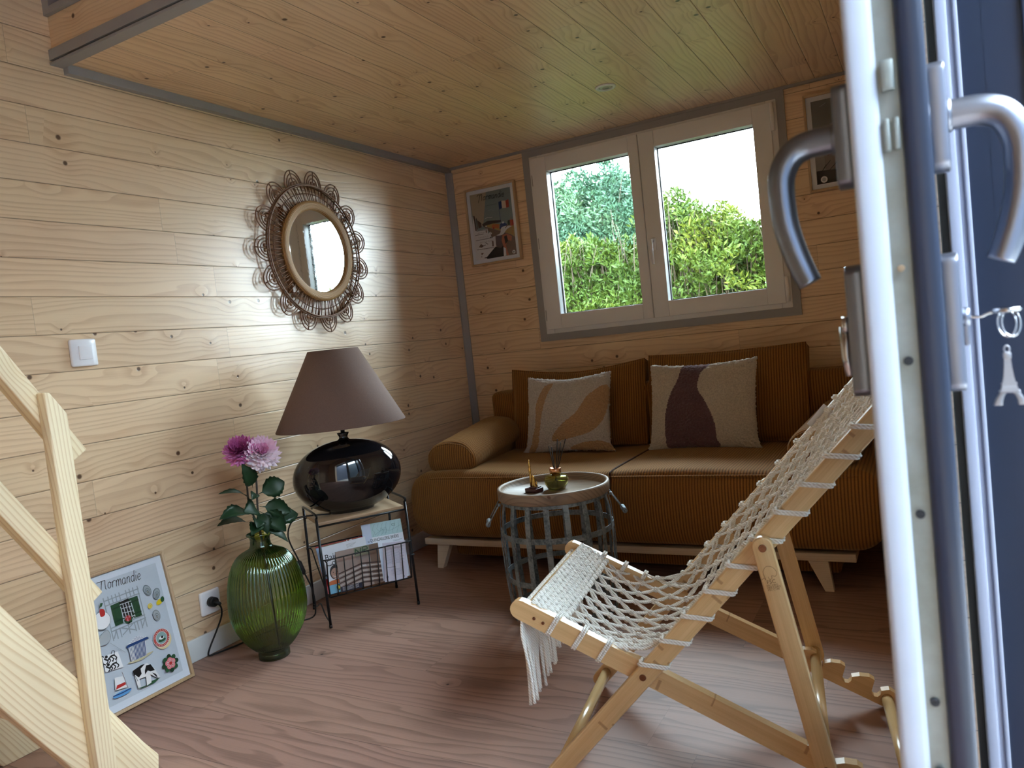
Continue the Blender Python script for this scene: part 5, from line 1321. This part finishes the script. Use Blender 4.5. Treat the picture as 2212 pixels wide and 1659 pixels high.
M_ropew.put(M_ropew.b.inputs['Base Color'], M_ropew.mix(v2.outputs['Fac'], sr(226, 220, 210), sr(250, 246, 240))); M_ropew.b.inputs['Roughness'].default_value = .9
M_ropew.bump(v2.outputs['Fac'], .5, .002); M_ropew = M_ropew.m
# net surface
nB = Vector((-dB.y, dB.x)); nA = Vector((-dA.y, dA.x))
tB = (P3-P1).length
edge = [P1 + nB*.018 + dB*.0, P1 + dB*.09 + nB*.010, P1 + dB*.17 + nB*.012, P3 + nB*.020 - dB*.035 + Vector((0, .012)), P3 + dA*.07 + nA*.016, P3 + dA*.16 + nA*.014, P3 + dA*.28 + nA*.014, P3 + dA*.40 + nA*.014, P3 + dA*.52 + nA*.014, topA - dA*.03 + nA*.016]
EP = smooth_path([(v_.x, v_.y, 0) for v_ in edge], 10)
lens = [0.]
for i in range(1, len(EP)): lens.append(lens[-1] + (EP[i]-EP[i-1]).length)
TOT = lens[-1]
def edge_at(s):
    s = max(0, min(TOT-1e-6, s)); k = 0
    while k < len(lens)-2 and lens[k+1] < s: k += 1
    u = (s-lens[k])/(lens[k+1]-lens[k]); p = EP[k].lerp(EP[k+1], u); t = (EP[k+1]-EP[k]).normalized(); return p, t
def net(s, v_):
    p, t = edge_at(s); nrm_ = Vector((t.y, -t.x, 0))   # away from the sitter
    u = s/TOT
    dep = interp([(0, .0), (.08, .006), (.18, .030), (.32, .052), (.45, .050), (.7, .034), (.93, .018), (1, .0)], u)
    m_ = 4*v_*(1-v_)
    q = p + nrm_*dep*m_
    l = .022 + (CW-.044)*v_
    return Vector((q.x, l, q.y))
S0 = .085; NC, NR = 9, 25
b = MB()
def node(i, j):
    v_ = (j + .5*(i % 2))/NC
    jit = random.Random(i*97+j*13); s = S0 + (TOT-.03-S0)*i/NR
    return net(s, min(1, max(0, v_))) + Vector((jit.uniform(-.002, .002), jit.uniform(-.003, .003), jit.uniform(-.002, .002)))
def cord2(p, q, r=.0029):
    d = (q-p).normalized(); sd = d.cross(Vector((0, 0, 1)));
    if sd.length < .1: sd = d.cross(Vector((1, 0, 0)))
    sd.normalize(); m_ = (p+q)/2 + Vector((0, 0, -.0015))
    for sg in (-1, 1): b.tube([p, m_ + sd*sg*.0040, q], r, 5, caps=False)
for i in range(NR):
    jn = NC if i % 2 == 0 else NC-1
    for j in range(jn+1):
        if (i+1) % 2 == 1:   # next row is shifted
            if j <= NC-1: cord2(node(i, j), node(i+1, j))
            if j >= 1: cord2(node(i, j), node(i+1, j-1))
        else:
            cord2(node(i, j), node(i+1, j)); cord2(node(i, j), node(i+1, j+1))
for i in range(1, NR):
    jn = NC if i % 2 == 0 else NC-1
    for j in range(jn+1):
        p = node(i, j); p2 = net(S0 + (TOT-.03-S0)*i/NR + .01, min(1, max(0, (j+.5*(i % 2))/NC))); d = (p2-p).normalized()
        b.tube([p - d*.006, p - d*.003, p + d*.003, p + d*.006], [.0045, .0072, .0072, .0045], 7)
b.done('net', M_ropew, ch)
# edge cords
b = MB()
for v_ in (0., 1.):
    for o_ in (-.003, .003): b.tube([net(S0*.6 + (TOT-.03-S0*.6)*i/60, v_) + Vector((0, o_, .002*sin(i*1.3+o_*500))) for i in range(61)], .0034, 6)
b.done('edge_cord', M_ropew, ch)
# dense woven band at the front
b = MB(); R_ = random.Random(3)
NB = 21
for j in range(NB):
    v_ = (j+.5)/NB; l0 = .022 + (CW-.044)*v_
    for k in range(9):
        s = -.014 + .0118*k
        for sg in (-1, 1):
            if s < 0:
                a_ = s/.016; c = Vector((P1.x + dB.x*.006 - .0165, l0 + sg*.0050, P1.y + dB.y*.006 + .006 + s*.9))
            else: c = net(s, v_) + Vector((0, sg*.0050, .003 + .0015*R_.uniform(-1, 1)))
            tw_ = .0045*sg*(1 if k % 2 else -1)
            b.tube([c + Vector((-.0075, -tw_, -.0015)), c + Vector((0, 0, .0035)), c + Vector((.0075, tw_, -.0015))], [.0036, .0052, .0036], 6)
b.done('woven_band', M_ropew, ch)
# lacing loops
def loop_on(P, d, n_, l, w, t, skew=.012, tie=None):
    """double cord loop round a rail whose section is w (in the n_ direction) by t (lateral)"""
    b = MB()
    for o_ in (-.0028, .0028):
        pts = []
        for (a_, c_) in ((1, -1), (1, 0), (1, 1), (0, 1), (-1, 1), (-1, 0), (-1, -1), (0, -1)):
            q = P + d*(o_ + skew*(-a_)) + n_*(a_*(w/2+.0022)); pts.append(Vector((q.x, l + c_*(t/2+.0022), q.y)))
        b.tube(smooth_path(pts, 3, True), .0027, 6, closed=True)
    if tie: b.tube(tie, .0032, 6)
    return b.done('lacing_loop', M_ropew, ch)
for far in (0, 1):
    c0 = 0 if far == 0 else CW; s_ = -1 if far == 0 else 1
    for k in range(10):
        t = .035 + .068*k; P = P3 + dA*t
        P_ = P + dA*(-.016) + nA*.020; q = P_ + dA*.012 - nA*.009
        loop_on(P, dA, nA, c0, .038, T_, skew=.016, tie=[(P_.x, c0 - s_*T_/2, P_.y), (q.x, c0 - s_*(T_/2+.016), q.y)])
    for k in range(3):
        t = (P1-P3).length - (.065, .125, .18)[k]; P = P3 - dB*t
        loop_on(P, dB, nB, c0 - s_*(T_+.001), .042, T_, skew=-.004)
# fringe
fr_i = 0
for g in range(9):
    b = MB(); l0 = .030 + (CW-.06)*g/8; Ln = (.158, .150, .138, .142, .126, .130, .118, .122, .118)[g]
    for k in range(6):
        R_ = random.Random(g*10+k); l = l0 + (k-2.5)*.0062 ; x0 = P1.x + dB.x*.006 - .012
        dx, dl = R_.uniform(-.006, .010) - .002, R_.uniform(-.006, .006)
        pts = [Vector((x0, l, P1.y - .008)), Vector((x0 - .006 + .002*k % 2, l, P1.y - .05)), Vector((x0 + dx*.6, l + dl*.5, P1.y - .05 - Ln*.5)), Vector((x0 + dx, l + dl*.3, P1.y - .045 - Ln*R_.uniform(.92, 1.05)))]
        pp = smooth_path(pts, 5); b.tube(pp, [.0033]*(len(pp)-1) + [.0042], 6)
    b.done('fringe', M_ropew, ch)
b = MB(); tagp = P3 + dA*.575 + nA*.01
b.box(-.02, .02, -.0004, .0004, -.03, .03, M=Matrix.Translation((tagp.x, CW-.014, tagp.y)) @ Matrix.Rotation(rad(8), 4, 'Z') @ Matrix.Rotation(-(math.atan2(dA.y, dA.x)-pi/2), 4, 'Y'))
b.done('care_label', ink('label_white', (210, 206, 204)), ch)

# ---------------------------------------------------------------- steep stair with rail on the left
def spruce(name, ang, seed):
    t = NT(name); P = t.sep(t.obj()); ca, sa = cos(ang), sin(ang)
    A = t.ma('ADD', t.ma('MULTIPLY', P[1], -ca), t.ma('MULTIPLY', P[2], sa)); A = t.ma('ADD', A, seed*3.)
    B = t.ma('ADD', t.ma('MULTIPLY', P[1], sa), t.ma('MULTIPLY', P[2], ca)); B = t.ma('ADD', B, t.ma('MULTIPLY', P[0], .6))
    vor = t.n('TexVoronoi', voronoi_dimensions='2D'); vor.inputs['Scale'].default_value = 5.; t.put(vor.inputs['Vector'], t.xyz(A, B, 0)); d = vor.outputs['Distance']
    sel = t.ma('LESS_THAN', t.sep(vor.outputs['Color'])[0], .5); halo = t.ma('MULTIPLY', t.ss(d, 0, .3, 1., 0.), sel); kn = t.ma('MULTIPLY', t.ss(d, .03, .05, 1., 0.), sel)
    ln = t.noise(t.xyz(t.ma('MULTIPLY', A, 1.5), t.ma('MULTIPLY', B, 6.), seed), 1., 1.)
    s = t.ma('FRACT', t.ma('ADD', t.ma('ADD', t.ma('MULTIPLY', B, 95.), t.ma('MULTIPLY', ln, 12.)), t.ma('MULTIPLY', halo, 1.5)))
    ring = t.ma('MULTIPLY', t.ss(s, .45, .9), t.ss(s, .92, 1., 1., 0.))
    c = t.mix(t.ma('MULTIPLY', ring, .55), sr(240, 222, 186), sr(206, 172, 122)); c = t.mix(t.ma('MULTIPLY', halo, .3), c, sr(210, 174, 122)); c = t.mix(kn, c, sr(150, 98, 56))
    t.put(t.b.inputs['Base Color'], c); t.b.inputs['Roughness'].default_value = .5; t.bump(ring, .08, .001); return t.m
SL = rad(58.5)
M_sp = spruce('planed_spruce_slanted', SL, 1.); M_spv = spruce('planed_spruce_upright', rad(90), 2.); M_sph = spruce('planed_spruce_tread', 0., 3.)
stair = thing('loft_stair', 'pale spruce stair with post and two slanted rails at the left', 'stair', (.25, -2.55, 0))
O_ = Vector(stair.location)
def slanted(name, x0, x1, y0, z0, y1, z1, w, mat, cut0=None, cut1=None, bev=.003):
    """board from (y0,z0) to (y1,z1) measured along its upper edge, w deep below it"""
    d = Vector((y1-y0, z1-z0)).normalized(); n_ = Vector((d.y, -d.x))
    if n_.y > 0: n_ = -n_
    poly = [Vector((y0, z0)), Vector((y1, z1)), Vector((y1, z1)) + n_*w, Vector((y0, z0)) + n_*w]
    if cut0 is not None: poly[3] = Vector((y0, z0)) + n_*w + d*cut0
    b = MB(); b.prism([(p.x - O_.y, p.y) for p in poly], 'x', x0-O_.x, x1-O_.x, bev=bev)
    return b.done(name, mat, stair)
# handrail and mid rail (upper edges), post, stringers
def line(ya, za, yb, zb, y): return za + (zb-za)*(y-ya)/(yb-ya)
hr = lambda y: line(-2.648, 1.051, -2.502, .814, y)
slanted('handrail', .466, .511, -2.500, hr(-2.500)-.004, -3.55, hr(-3.55), .042, M_sp)
mr = lambda y: line(-2.687, .768, -2.512, .478, y)
slanted('mid_rail', .466, .511, -2.510, mr(-2.510)+.002, -3.55, mr(-3.55), .044, M_sp)
b = MB(); b.prism([(-2.596-O_.y, .0), (-2.553-O_.y, .0), (-2.553-O_.y, .895), (-2.585-O_.y, .945), (-2.596-O_.y, .947)], 'x', .5115-O_.x, .545-O_.x, bev=.003); b.done('post', M_spv, stair)
# stringers
for (x0, x1) in ((.466, .511), (.014, .058)):
    d = Vector((-cos(SL), sin(SL))); n_ = Vector((-sin(SL), -cos(SL)))
    top0 = Vector((-2.450, .085)); L = 2.3
    poly = [Vector((-2.436, .0)), Vector((-2.430, .045)), Vector((-2.462, .092)), top0 + d*L, top0 + d*L + n_*.135]
    k = (top0 + n_*.135); tt = -(k.y)/d.y; poly.append(k + d*tt)
    b = MB(); b.prism([(p.x - O_.y, p.y) for p in poly], 'x', x0-O_.x, x1-O_.x, bev=.003); b.done('stringer', M_sp, stair)
for k in range(1, 8):
    z = .24*k; yb = -2.45 - (z-.085)/math.tan(SL)
    b = MB(); b.box(.058-O_.x, .466-O_.x, yb-.105-O_.y, yb-.01-O_.y, z-.03, z, bev=.003); b.done('tread', M_sph, stair)
